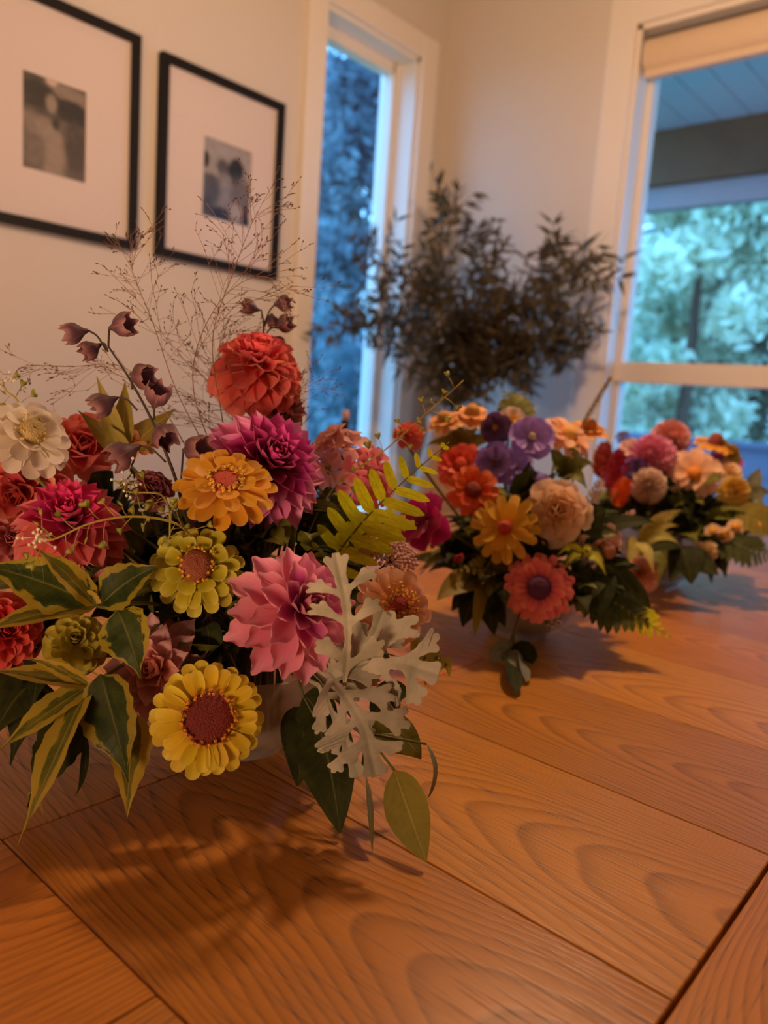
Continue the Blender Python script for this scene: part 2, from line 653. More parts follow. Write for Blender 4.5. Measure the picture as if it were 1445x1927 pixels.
obj('mullion', MB().box(BX0 + 0.012, BX1 - 0.012, ya - 0.012, yb, 1.128, 1.188).mesh('mullion', M_TRIM), w2)
obj('pane', MB().box(BX0 + 0.03, BX1 - 0.03, YC + g2 + 0.008, YC + g2 + 0.012, 1.188, BZ1 - 0.05).mesh('pane', M_GLASS), w2)
obj('pane', MB().box(BX0 + 0.03, BX1 - 0.03, YC + g2 + 0.008, YC + g2 + 0.012, BZ0 + 0.045, 1.128).mesh('pane', M_GLASS), w2)

# rolled blind under the head of the back window
M_BLIND = plain('blind_fabric', (0.74, 0.60, 0.46), 0.8, 0.05, 60, 0.1)
M_METAL = plain('grey_metal', (0.45, 0.45, 0.47), 0.35, 0.03, 20, 0, 0.5, 0.8)
bl = thing('roller_blind', 'beige roller blind rolled up under the head of the wide window', 'blind', (BX0 + 0.02, YC + 0.03, 2.05))
prof = []
V, F, U = [], [], []
n = 14
for i, x in enumerate((0.0, BX1 - BX0 - 0.04)):
    for k in range(n):
        a = 2 * math.pi * k / n
        V.append((x, 0.034 * math.cos(a), 0.045 * math.sin(a)))
F = [(k, (k + 1) % n, n + (k + 1) % n, n + k) for k in range(n)] + [tuple(range(n)), tuple(reversed(range(n, 2 * n)))]
obj('fabric_roll', mesh_from('fabric_roll', V, F, None, M_BLIND), bl)
obj('hem_bar', MB().box(0.004, BX1 - BX0 - 0.044, -0.012, 0.012, -0.062, -0.042).mesh('hem', M_BLIND), bl)
obj('head_rail', MB().box(-0.006, BX1 - BX0 - 0.034, -0.02, 0.03, 0.046, 0.062).mesh('rail', M_METAL), bl)
for x in (-0.006, BX1 - BX0 - 0.04):
    obj('bracket', MB().box(x, x + 0.006, -0.03, 0.03, -0.03, 0.06).mesh('bracket', M_METAL), bl)


# ------------------------------------------------------------------ pendant, plus unseen ceiling lights added as fill
M_SHADE = plain('lamp_black', (0.03, 0.03, 0.03), 0.4, 0.02, 20)
M_BULB = emit_mat('bulb_glow', WARM, BULB_STRENGTH)
M_SPOT = emit_mat('fill_downlight_glow', WARM, FILL_SPOT_STRENGTH)
PX_, PY_, PZ_ = -0.50, 1.04, 1.82
pl = thing('pendant_lamp', 'black pendant lamp with a bare round bulb hanging over the table', 'lamp', (PX_, PY_, ZC))
V, F, U = tube_data([(0, 0, 0), (0, 0, PZ_ + 0.1 - ZC)], 0.003, 6)
obj('cord', MB().add(V, F, U).mesh('cord', M_SHADE), pl)
V, F, U = lathe_data([(0.001, 0), (0.05, 0), (0.05, -0.02), (0.001, -0.02)], 20)
obj('ceiling_rose', mesh_from('rose', V, F, U, M_SHADE), pl)
V, F, U = lathe_data([(0.001, 0.11), (0.016, 0.11), (0.022, 0.09), (0.022, 0.045), (0.001, 0.045)], 16)
obj('socket', mesh_from('socket', V, F, U, M_SHADE), pl, Matrix.Translation((0, 0, PZ_ - ZC)))
V, F = ball_data(0.04, 16, 10)
obj('bulb', mesh_from('bulb', V, F, None, M_BULB), pl, Matrix.Translation((0, 0, PZ_ - ZC)))
for k, (x, y, lab) in enumerate(((-0.75, -0.6, 'added unseen ceiling fill light near the picture wall behind the table end'), (0.9, -0.6, 'added unseen ceiling fill light in the middle of the room behind the table'),
                                 (-0.75, -1.8, 'added unseen ceiling fill light near the picture wall by the far end'), (1.6, 1.0, 'added unseen ceiling fill light beside the wide window and table'))):
    dl = thing('fill_downlight', lab, 'light', (x, y, ZC), 'added ceiling fill lights')  # out of view, added to lift walls and bloom fronts
    V, F, U = lathe_data([(0.055, 0.0), (0.055, -0.006), (0.07, -0.006), (0.07, 0.0)], 20)
    obj('trim_ring', mesh_from('ring', V, F, U, M_TRIM), dl)
    V = [(0.056 * math.cos(a), 0.056 * math.sin(a), -0.003) for a in [2 * math.pi * i / 20 for i in range(20)]]
    obj('lens', mesh_from('lens', V, [tuple(reversed(range(20)))], None, M_SPOT), dl)

# floor lamp added behind the viewer, unseen, for low frontal light on the blooms
M_LSHADE = emit_mat('fill_lamp_shade', WARM, FILL_SHADE_STRENGTH)
fl_ = thing('fill_floor_lamp', 'added unseen fill lamp with a lit drum shade off the near table end', 'lamp', (0.02, -0.86, 0))
V, F, U = lathe_data([(.001, 0), (.14, 0), (.14, .02), (.02, .03), (.012, .05), (.012, .64), (.001, .64)], 24)
obj('stand', mesh_from('stand', V, F, U, M_SHADE), fl_)
V, F, U = lathe_data([(.20, .58), (.17, .86)], 32)
obj('lamp_shade', mesh_from('shade', V, F, U, M_LSHADE), fl_)

# ------------------------------------------------------------------ framed pictures
M_FRAME = plain('black_frame', (0.012, 0.010, 0.010), 0.5, 0.05, 30, 0, .15)
M_MAT = plain('mat_board', (0.72, 0.64, 0.62), 0.8, 0.01, 40)
M_PRINT = print_mat('photo_print')
M_PGLASS = glass_mat('picture_glass', (0.99, 0.99, 0.99), 0.04, 0.12)


def blobs(nx, ny, bg, items, grain, sepia):
    u, v = np.meshgrid(np.linspace(0, 1, nx), np.linspace(0, 1, ny))
    val = np.full_like(u, 1.0) * bg(u, v)
    for (cx, cy, rx, ry, ang, tone, soft) in items:
        ca, sa = math.cos(ang), math.sin(ang)
        dx, dy = u - cx, v - cy
        q = ((dx * ca + dy * sa) / rx) ** 2 + ((-dx * sa + dy * ca) / ry) ** 2
        k = 1 / (1 + np.exp((np.sqrt(q) - 1) / (soft * .6)))
        val = val * (1 - k) + tone * k
    nz = rng.normal(0, 1, u.shape)
    for _ in range(3):
        nz = (nz + np.roll(nz, 1, 0) + np.roll(nz, 1, 1) + np.roll(nz, -1, 0) + np.roll(nz, -1, 1)) / 5
    val = np.clip(1.25 * np.clip(val + nz * grain, 0.0, 1.0) ** 1.75, 0.004, 0.9)
    return u, v, np.stack([val * sepia[0], val * sepia[1], val * sepia[2], np.ones_like(val)], -1)


def picture(y0, y1, z0, z1, fw, py0, py1, pz0, pz1, label, bg, items, grain, sepia, name='picture_frame'):
    dep = 0.022
    t = thing(name, label, 'picture frame', (-D, (y0 + y1) / 2, z0))
    cy = (y0 + y1) / 2
    W, H = y1 - y0, z1 - z0
    a = W / 2
    # mitred sides
    for (p, q, r, s_) in (((-a, 0), (a, 0), (a - fw, fw), (-a + fw, fw)), ((a, 0), (a, H), (a - fw, H - fw), (a - fw, fw)),
                          ((a, H), (-a, H), (-a + fw, H - fw), (a - fw, H - fw)), ((-a, H), (-a, 0), (-a + fw, fw), (-a + fw, H - fw))):
        V = [(x, yy, zz) for x in (0.001, dep) for (yy, zz) in (p, q, r, s_)]
        F = [(0, 1, 2, 3), (7, 6, 5, 4), (0, 4, 5, 1), (1, 5, 6, 2), (2, 6, 7, 3), (3, 7, 4, 0)]
        obj('frame_side', mesh_from('frame_side', V, F, None, M_FRAME, False), t)
    # mat board with a window cut in it
    b0, b1, c0, c1 = py0 - cy, py1 - cy, pz0 - z0, pz1 - z0
    m = MB()
    x0, x1 = 0.006, 0.010
    m.box(x0, x1, -a + fw * .8, b0, fw * .8, H - fw * .8).box(x0, x1, b1, a - fw * .8, fw * .8, H - fw * .8)
    m.box(x0, x1, b0, b1, fw * .8, c0).box(x0, x1, b0, b1, c1, H - fw * .8)
    obj('mat_board', m.mesh('mat', M_MAT), t)
    nx, ny = 44, 60
    u, v, colr = blobs(nx, ny, bg, items, grain, sepia)
    V = [(0.0065, b0 - .002 + uu * (b1 - b0 + .004), c1 + .002 - vv * (c1 - c0 + .004)) for uu, vv in zip(u.ravel(), v.ravel())]
    F = [(j * nx + i, (j + 1) * nx + i, (j + 1) * nx + i + 1, j * nx + i + 1) for j in range(ny - 1) for i in range(nx - 1)]
    obj('photo_print', mesh_from('print', V, F, None, M_PRINT, True, colr.reshape(-1, 4)), t)
    obj('glass', MB().box(0.013, 0.015, -a + fw * .8, a - fw * .8, fw * .8, H - fw * .8).mesh('glass', M_PGLASS), t)


picture(0.645, 1.032, 1.338, 1.816, 0.020, 0.765, 0.905, 1.462, 1.655,
        'black frame with a sepia outdoor portrait, nearer the table end', lambda u, v: 0.16 + 0.10 * (v > .4) * 1.0,
        [(.85, .12, .5, .1, .1, .40, .1), (.25, .2, .3, .13, 0, .05, .1), (.8, .28, .3, .12, .1, .05, .1), (.45, .0, .1, .06, 0, .7, .1), (.45, .25, .09, .10, 0, .42, .15),
         (.2, .5, .22, .12, .3, .34, .2), (.38, .55, .16, .13, 0, .40, .2), (.5, .85, .16, .35, 0, .42, .15), (.62, .7, .05, .2, -.3, .42, .2), (.85, .65, .18, .28, 0, .17, .2), (.22, .8, .12, .15, .4, .30, .2), (.52, .45, .06, .06, 0, .10, .2)],
        0.06, (1.0, 0.80, 0.68))
picture(1.089, 1.475, 1.338, 1.806, 0.020, 1.222, 1.375, 1.462, 1.655,
        'black frame with a grey couple portrait, beside the tall narrow window', lambda u, v: 0.50 - 0.22 * (v > .45),
        [(.05, .28, .08, .1, 0, .06, .15), (.42, .33, .13, .11, .5, .22, .15), (.68, .30, .16, .14, -.4, .04, .12), (.70, .42, .09, .10, 0, .12, .2), (.45, .62, .20, .22, .2, .42, .2),
         (.78, .68, .2, .25, 0, .30, .2), (.2, .62, .16, .16, .3, .2, .2), (.42, .92, .28, .08, 0, .03, .15), (.93, .9, .08, .16, 0, .04, .2), (.7, .85, .14, .12, 0, .5, .2), (.12, .85, .12, .1, 0, .14, .2)],
        0.07, (0.92, 0.88, 0.90))

# ------------------------------------------------------------------ table
TOP = 0.75
M_WOOD = wood_mat('table_oak', (0.60, 0.240, 0.038), (0.47, 0.170, 0.024), (0.090, 0.027, 0.006), 0.30)
M_WOODL = plain('table_frame_wood', (0.30, 0.15, 0.06), 0.45, 0.2, 30)
tb = thing('dining_table', 'oiled oak dining table of wide parquet boards under the flower bowls', 'table', (-0.45, 0.8, 0))
TL = Vector((-0.45, 0.8, 0))


def board(x0, x1, y0, y1, along_y=False):
    gp = 0.0004
    if abs(x0 + .099) < 1e-6:
        x0 += .0018
    x0, x1, y0, y1 = x0 + gp, x1 - gp, y0 + gp, y1 - gp
    cx, cy = (x0 + x1) / 2, (y0 + y1) / 2
    a, b = (x1 - x0) / 2, (y1 - y0) / 2
    if along_y:
        a, b = b, a
    V, F = bevel_box(-a, a, -b, b, -0.028, 0, 0.0007)
    Mx = Matrix.Translation((cx - TL.x, cy - TL.y, TOP)) @ (Matrix.Rotation(math.pi / 2, 4, 'Z') if along_y else Matrix())
    obj('board', MB().add(V, F).mesh('board', M_WOOD), tb, Mx)


BW = 0.1746
rows = [0.182 + BW * i for i in range(12)]
TX0, TX1, TY0 = -1.15, 0.25, -0.42
TY1 = rows[-1]
for i in range(11):
    board(-0.442 if i % 2 == 0 else -0.79, -0.099, rows[i], rows[i + 1])
lr = [0.182, 0.2195] + [0.2195 + BW * i for i in range(1, 11)] + [TY1]
board(TX0, -0.442, 0.182, 0.357)
for i in range(1, 11):
    board(TX0, -0.79 if i % 2 else -0.442, rows[i], rows[i + 1])
for k, (a, b) in enumerate(((-0.099, 0.0755), (0.0755, 0.25))):
    ys = [TY0, 0.9 + 0.2 * k, TY1]
    for j in range(2):
        board(a, b, ys[j], ys[j + 1], True)
xs = [-0.099 - BW * i for i in range(7)]
for i in range(6):
    board(max(xs[i + 1], TX0), xs[i], TY0, 0.182, True)
m = MB()
m.box(TX0 + .004, TX1 - .004, TY0 + .004, TY1 - .004, TOP - 0.036, TOP - 0.0275)
obj('substrate', m.mesh('substrate', M_WOODL), tb, Matrix.Translation(-TL))
m = MB()
m.box(TX0 + .06, TX1 - .06, TY0 + .06, TY0 + .085, TOP - .12, TOP - .036).box(TX0 + .06, TX1 - .06, TY1 - .085, TY1 - .06, TOP - .12, TOP - .036)
m.box(TX0 + .06, TX0 + .085, TY0 + .06, TY1 - .06, TOP - .12, TOP - .036).box(TX1 - .085, TX1 - .06, TY0 + .06, TY1 - .06, TOP - .12, TOP - .036)
obj('apron', m.mesh('apron', M_WOODL), tb, Matrix.Translation(-TL))
for x in (TX0 + .06, TX1 - .13):
    for y in (TY0 + .06, TY1 - .13):
        V, F = bevel_box(x, x + .07, y, y + .07, 0, TOP - .036, .004)
        obj('leg', MB().add(V, F).mesh('leg', M_WOODL), tb, Matrix.Translation(-TL))

# ------------------------------------------------------------------ outdoors
M_GRASS = plain('lawn', (0.10, 0.16, 0.07), 0.9, 0.3, 2)
M_PORCH = plain('porch_board_paint', (0.80, 0.62, 0.64), 0.6, 0.03, 5)
M_BEAM = plain('porch_beam_stain', (0.24, 0.085, 0.035), 0.6, 0.2, 8)
M_BEAM2 = plain('porch_trim_paint', (0.50, 0.36, 0.38), 0.6, 0.05, 8)
M_SIDING = plain('slate_siding', (0.16, 0.20, 0.30), 0.6, 0.06, 5)
o = struct('ground_outside', MB().box(-30, 20, YC + WT + 0.02, 40, -0.3, -0.15).box(-30, -D - WT - 0.02, -15, YC + WT + 0.02, -0.3, -0.15).mesh('ground', M_GRASS))
PYE = 4.45
pch = bpy.data.objects.new('ceiling_porch', None)
link(pch)
pch['kind'] = 'structure'
for i in range(26):
    x = -2.35 + i * 0.155
    V, F = bevel_box(x + .002, x + .153, YC + WT + 0.01, PYE, -2.60 - 0.0, -2.585, 0.006)
    V = [(v[0], v[1], -v[2]) for v in V]
    F = [tuple(reversed(f)) for f in F]
    obj('plank', MB().add(V, F).mesh('plank', M_PORCH), pch)
obj('roof_deck', MB().box(-2.4, 1.8, YC + WT + 0.01, PYE + 0.3, 2.605, 2.66).mesh('roof', M_BEAM), pch)
struct('beam_porch', MB().box(-2.6, 1.9, PYE - 0.16, PYE, 2.30, 2.598).mesh('beam', M_BEAM))
struct('trim_porch', MB().box(-2.6, 1.9, PYE - 0.10, PYE - 0.02, 2.18, 2.299).mesh('trim', M_BEAM2))
hw = bpy.data.objects.new('partition_porch', None)
link(hw)
hw['kind'] = 'structure'
for i in range(7):
    z = -0.14 + i * 0.148
    V = [(-2.6, PYE - .04, z), (1.9, PYE - .04, z), (1.9, PYE - .055, z), (-2.6, PYE - .055, z), (-2.6, PYE - .04, z + .155), (1.9, PYE - .04, z + .155), (1.9, PYE - .044, z + .155), (-2.6, PYE - .044, z + .155)]
    F = [(0, 1, 2, 3), (7, 6, 5, 4), (0, 4, 5, 1), (1, 5, 6, 2), (2, 6, 7, 3), (3, 7, 4, 0)]
    obj('siding_board', mesh_from('siding', V, F, None, M_SIDING, False), hw)
obj('cap_rail', MB().box(-2.6, 1.9, PYE - .09, PYE + .06, 0.90, 0.93).mesh('cap', M_SIDING), hw)
struct('floor_porch', MB().box(-2.6, 1.9, YC + WT + .01, PYE + .1, -0.25, -0.12).mesh('pf', M_SIDING))


def tree_mats(name, c1, c2):
    m, nt, N, L, P, O = new_mat(name)
    tc = N.new('ShaderNodeTexCoord')
    nz = N.new('ShaderNodeTexNoise')
    nz.inputs['Scale'].default_value = 1.4
    nz.inputs['Detail'].default_value = 5
    L.new(tc.outputs['Object'], nz.inputs['Vector'])
    col = ramp(N, L, nz.outputs[0], [(0.35, c1), (0.65, c2)])
    L.new(col, P.inputs['Base Color'])
    P.inputs['Roughness'].default_value = 0.7
    thin(nt, N, L, P, O, col, 0.35)
    return m


M_T1 = tree_mats('pale_tree_leaf', (0.62, 0.68, 0.52), (0.90, 0.90, 0.72))
M_T2 = tree_mats('dark_tree_leaf', (0.10, 0.13, 0.09), (0.22, 0.25, 0.16))
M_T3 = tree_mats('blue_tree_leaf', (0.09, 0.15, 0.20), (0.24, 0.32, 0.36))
M_BARK = plain('bark', (0.10, 0.065, 0.05), 0.9, 0.3, 10)


def tree(x, y, h, r, mat, label, n=2200, z0=0.6, conic=False, ls=0.16):
    t = thing('tree', label, 'tree', (x, y, -0.15))
    V, F, U = tube_data([(0, 0, 0), (0.05, 0.02, h * .4), (0, 0, h * .9)], [r * .11, r * .07, r * .02], 8)
    obj('trunk', MB().add(V, F, U).mesh('trunk', M_BARK, True), t)
    k = 70
    f = rng.random(k)
    ang = rng.random(k) * 6.283
    if conic:
        rr = r * (1 - f) * (0.55 + .45 * rng.random(k))
    else:
        rr = r * np.sqrt(np.clip(1 - (2 * f - 1) ** 2, 0.05, 1)) * (0.55 + .4 * rng.random(k))
    cen = np.stack([rr * np.cos(ang), rr * np.sin(ang), z0 + f * (h - z0)], -1)
    who = rng.integers(0, k, n)
    pos = cen[who] + rng.normal(0, r * .13, (n, 3))
    a = rng.normal(0, 1, (n, 3))
    a /= np.linalg.norm(a, axis=1)[:, None]
    b = np.cross(a, rng.normal(0, 1, (n, 3)))
    b /= np.linalg.norm(b, axis=1)[:, None]
    s = ls * (0.6 + 0.8 * rng.random(n))[:, None]
    Vv = np.concatenate([pos - a * s, pos + b * s * .45, pos + a * s, pos - b * s * .45], 1).reshape(-1, 3)
    Fq = [(4 * i, 4 * i + 1, 4 * i + 2, 4 * i + 3) for i in range(n)]
    obj('foliage', mesh_from('foliage', Vv, Fq, None, mat, False), t, kind='stuff')


def ground_at(px, dist):
    """plan position at a distance on the bearing of a photo column"""
    v = at(px, 760, 1.0) - CAM
    v.z = 0
    v.normalize()
    return v.x * dist, v.y * dist


for (px, dist, h, r, mt, lab, nn, z0, con) in (
        (1278, 8.2, 4.0, 0.82, M_T1, 'pale green bushy tree filling the wide window', 4200, 0.2, False),
        (1200, 10.5, 4.6, 0.95, M_T1, 'pale green tree behind the bushy tree at the window frame', 2600, 0.2, False),
        (1420, 11.0, 7.5, 1.6, M_T2, 'dark conifer beside the pale bushy tree outside the wide window', 2000, 1.2, True),
        (1530, 9.5, 6.5, 1.6, M_T2, 'dark conifer outside the wide window, beyond its frame edge', 2000, 0.8, True),
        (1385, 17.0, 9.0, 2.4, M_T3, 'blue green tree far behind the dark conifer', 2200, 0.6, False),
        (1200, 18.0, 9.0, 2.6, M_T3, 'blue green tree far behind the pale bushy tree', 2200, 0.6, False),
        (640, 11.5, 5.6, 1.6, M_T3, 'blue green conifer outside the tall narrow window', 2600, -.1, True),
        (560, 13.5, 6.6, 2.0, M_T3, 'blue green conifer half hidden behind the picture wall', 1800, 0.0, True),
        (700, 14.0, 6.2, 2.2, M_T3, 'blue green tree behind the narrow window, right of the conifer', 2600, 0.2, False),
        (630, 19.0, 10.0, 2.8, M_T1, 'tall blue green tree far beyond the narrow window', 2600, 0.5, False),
        (690, 7.5, 1.6, 1.1, M_T3, 'low blue green bush close outside the narrow window', 900, 0.0, False)):
    gx, gy = ground_at(px, dist)
    tree(gx, gy, h, r, mt, lab, nn * 4, z0, con, 0.075 if mt is M_T1 else 0.085)

# low garden shed seen through the lower light
gx, gy = ground_at(1440, 8.6)
M_SHED = plain('shed_roof', (0.62, 0.70, 0.78), 0.5, 0.04, 4)
sh = thing('garden_shed', 'small pale shed with a sloping roof beside the garden trees', 'shed', (gx, gy, -0.15))
rz = Matrix.Rotation(-0.5, 4, 'Z')
m = MB()
m.box(-.8, .8, -.6, .6, 0, .55)
obj('wall', m.mesh('shedwall', M_SIDING), sh, rz)
V = [(-1.0, -.75, .95), (1.0, -.75, .5), (1.0, .75, .5), (-1.0, .75, .95), (-1.0, -.75, 1.0), (1.0, -.75, .56), (1.0, .75, .56), (-1.0, .75, 1.0)]
F = [(3, 2, 1, 0), (4, 5, 6, 7), (0, 1, 5, 4), (1, 2, 6, 5), (2, 3, 7, 6), (3, 0, 4, 7)]
obj('roof', mesh_from('shedroof', V, F, None, M_SHED, False), sh, rz)
#@@FLOWERS@@
# ------------------------------------------------------------------ plant builders
def smooth(a, b, t):
    t = max(0.0, min(1.0, (t - a) / (b - a)))
    return t * t * (3 - 2 * t)


def petal_data(L, W, shape='round', cup=0.25, bend=0.0, nl=6, nw=4, ruffle=0.0, tip=0.16, ph=0.0, quill=0.0):
    V, F, U = [], [], []
    y = z = 0.0
    for i in range(nl + 1):
        t = i / nl
        th = bend * (t - 0.15)
        if i:
            y += math.cos(th) * L / nl
            z += math.sin(th) * L / nl
        if shape == 'round':
            wd = W / 2 * (0.34 + 0.66 * smooth(0, 0.62, t)) * (1 - 0.16 * smooth(0.82, 1, t))
        elif shape == 'point':
            wd = W / 2 * (0.34 + 0.66 * smooth(0, 0.55, t)) * (1 - 0.90 * smooth(0.60, 1.04, t) ** 1.35)
        elif shape == 'spoon':
            wd = W / 2 * (0.40 + 0.60 * smooth(0, 0.5, t)) * math.sqrt(max(.10, 1 - (max(0, t - .50) / .52) ** 3.4))
        else:          # broad
            wd = W / 2 * (0.25 + 0.75 * smooth(0, 0.75, t)) * (1 - 0.2 * smooth(0.85, 1, t))
        for j in range(nw + 1):
            u = -1 + 2 * j / nw
            q = cup * (1 - quill * smooth(.4, 1, t)) * wd * (u * u - 0.3)
            q += ruffle * L * math.sin(u * 6 + ph + t * 2) * t * t
            back = tip * L * abs(u) ** 2.3 * t ** 3
            V.append((u * wd, y - back * math.cos(th) - q * math.sin(th), z - back * math.sin(th) + q * math.cos(th)))
            U.append((j / nw, t))
    for i in range(nl):
        for j in range(nw):
            a = i * (nw + 1) + j
            F.append((a, a + 1, a + nw + 2, a + nw + 1))
    return V, F, U


_pm = {}


def petal_mesh(mat, k, *a, **kw):
    key = (mat.name, k, a, tuple(sorted(kw.items())))
    if key not in _pm:
        _pm[key] = mesh_from('petal', *petal_data(*a, **kw), mat)
    return _pm[key]


M_STEM = plain('green_stem', pc(78, 74, 26), 0.5, 0.12, 60)
M_STEMD = plain('dark_stem', pc(52, 38, 24), 0.55, 0.15, 60)
M_STEML = plain('pale_stem', pc(140, 120, 45), 0.5, 0.12, 60)

BOWLS = {1: Vector((-0.453, 0.371, TOP)), 2: Vector((-0.471, 0.822, TOP)), 3: Vector((-0.484, 1.296, TOP))}


def base_of(b, P=None):
    c = BOWLS[b]
    j = Vector((random.uniform(-.02, .02), random.uniform(-.02, .02), 0.008))
    if P is not None:
        d = Vector((P.x - c.x, P.y - c.y, 0))
        if d.length > 1e-4:
            j += d.normalized() * 0.012
    return c + j


def add_stem(root, base, P, A, r=0.0016, mat=None, name='stem', n=10):
    """stem from the head down into the bowl, leaving the head along its axis"""
    c = Vector((base.x, base.y, TOP + 0.085))
    pts = poly([P, P - A * 0.022, c.lerp(P - A * 0.03, 0.45) - Vector((0, 0, 0.006)), c, base], max(3, n // 3))
    V, F, U = tube_data([p - base for p in pts], r, 6)
    obj(name, MB().add(V, F, U).mesh('stem', mat or M_STEM, True), root)


def loc_m(phi, r0, z0, e, s=1.0, yaw=0.0):
    return Matrix.Rotation(phi, 4, 'Z') @ Matrix.Translation((0, r0, z0)) @ Matrix.Rotation(e, 4, 'X') @ Matrix.Rotation(yaw, 4, 'Z') @ Matrix.Scale(s, 4)


def head(name, label, b, px, py, d, fc, group=None, cat='flower', roll=None, stem_r=0.0016, stem=True):
    P = at(px, py, d)
    tv = (CAM - P).normalized()                    # facing is given as seen from the viewer
    rv = RX - tv * RX.dot(tv)
    rv.normalize()
    A = (rv * fc[0] + tv.cross(rv) * fc[1] + tv * fc[2]).normalized()
    base = base_of(b, P)
    t = thing(name, label, cat, base, group)
    H = Matrix.Translation(-base) @ axis_matrix(P, A, random.uniform(0, 6.28) if roll is None else roll)
    if stem:
        add_stem(t, base, P - A * 0.004, A, stem_r)
    return t, H


_disc_mats = {}


def disc_mat(c, c2=None):
    key = (c, c2)
    if key not in _disc_mats:
        m, nt, N, L, P, O = new_mat('disc')
        tc = N.new('ShaderNodeTexCoord')
        vo = N.new('ShaderNodeTexVoronoi')
        vo.inputs['Scale'].default_value = 900
        L.new(tc.outputs['Object'], vo.inputs['Vector'])
        col = ramp(N, L, vo.outputs[0], [(0.0, c2 or tuple(min(1, x * 1.6) for x in c)), (0.6, c)])
        L.new(col, P.inputs['Base Color'])
        P.inputs['Roughness'].default_value = 0.7
        b = N.new('ShaderNodeBump')
        b.inputs['Strength'].default_value = 0.7
        b.inputs['Distance'].default_value = 0.001
        b.invert = True
        L.new(vo.outputs[0], b.inputs['Height'])
        L.new(b.outputs[0], P.inputs['Normal'])
        _disc_mats[key] = m
    return _disc_mats[key]


def star_data(r, n=5, h=0.6):
    """one tiny open floret"""
    V = [(0, 0, h * r * .4)]
    for k in range(2 * n):
        a = math.pi * k / n
        q = r if k % 2 == 0 else r * .4
        V.append((q * math.cos(a), q * math.sin(a), h * r if k % 2 == 0 else h * r * .5))
    V.append((0, 0, -r * 1.6))
    F = [(0, 1 + k, 1 + (k + 1) % (2 * n)) for k in range(2 * n)] + [(2 * n + 1, 1 + (k + 1) % (2 * n), 1 + k) for k in range(2 * n)]
    return V, F


def zinnia(label, b, px, py, d, rpx, fc, cols, rows, disc, fl=None, lod=(6, 4), edge=None, group=None, name='zinnia', shape='round', tip=.09, ruffle=0.0, cup=.28, roll=None):
    """open daisy form: rows of (count, length, elevation in degrees, width factor)"""
    R = rpx / FPX * d * (1.03 if b == 1 else 1.14)
    t, H = head(name, label, b, px, py, d, fc, group, roll=roll)
    mt = petal_mat(name, *[pc(*c) for c in cols], edge=pc(*edge) if edge else None)
    dr = disc[1] * R
    for ri, (n, lf, el, wf) in enumerate(rows):
        r0 = dr * (0.80 if ri == 0 else 0.70)
        L_ = (R * lf - r0)
        W_ = 2 * math.pi * (r0 + L_ * .65) / n * 1.22 * wf
        for k in range(n):
            me = petal_mesh(mt, (round(R, 5), ri, k % 3, label), round(L_, 5), round(W_, 5), shape, cup + .12 * (k % 3 - 1), math.radians((-14, -4, -22)[k % 3]), *lod, ruffle=ruffle + .012 * (k % 3), tip=tip, ph=float(k % 3))
            e = math.radians(el + random.uniform(-6, 6))
            ph = 2 * math.pi * (k + .5 * (ri % 2)) / n + random.uniform(-.06, .06)
            obj('petal', me, t, H @ loc_m(ph, r0, .07 * R * ri + random.uniform(0, .03) * R - .06 * R, e, random.uniform(.93, 1.05), random.uniform(-.08, .08)))
    dh = disc[2] * R
    prof = [(dr * 1.0, -dh * .6), (dr * 1.0, .05 * R), (dr * .94, .05 * R + dh * .35), (dr * .75, .05 * R + dh * .75), (dr * .45, .05 * R + dh * .95), (dr * .12, .05 * R + dh * (1.0 if len(disc) < 4 else .8)), (1e-5, .05 * R + dh * .95)]
    V, F, U = lathe_data(prof, 20)
    obj('disc', mesh_from('disc', V, F, U, disc_mat(pc(*disc[0]), pc(*disc[3]) if len(disc) > 3 else None)), t, H)
    # green sepal cup behind
    V, F, U = lathe_data([(.002, -.20 * R), (dr * .55, -.22 * R), (dr * .95, -.13 * R), (dr * 1.05, -.05 * R)], 12)
    obj('sepal_cup', mesh_from('cup', V, F, U, M_STEM), t, H)
    if fl:
        col, cnt, ra, rb, sz = fl
        m = MB()
        S = star_data(sz * R)
        for k in range(cnt):
            a = 2 * math.pi * k / cnt + random.uniform(-.1, .1)
            q = random.uniform(ra, rb) * R
            m.add(*S, None, Matrix.Rotation(a, 4, 'Z') @ Matrix.Translation((q, 0, .05 * R + dh * .6 + random.uniform(0, .07) * R)) @ Matrix.Rotation(random.uniform(-.5, .7), 4, 'Y') @ Matrix.Rotation(random.uniform(0, 3), 4, 'Z'))
        obj('ring_florets', m.mesh('florets', disc_mat(pc(*col)), True), t, H, 'stuff')
    return t


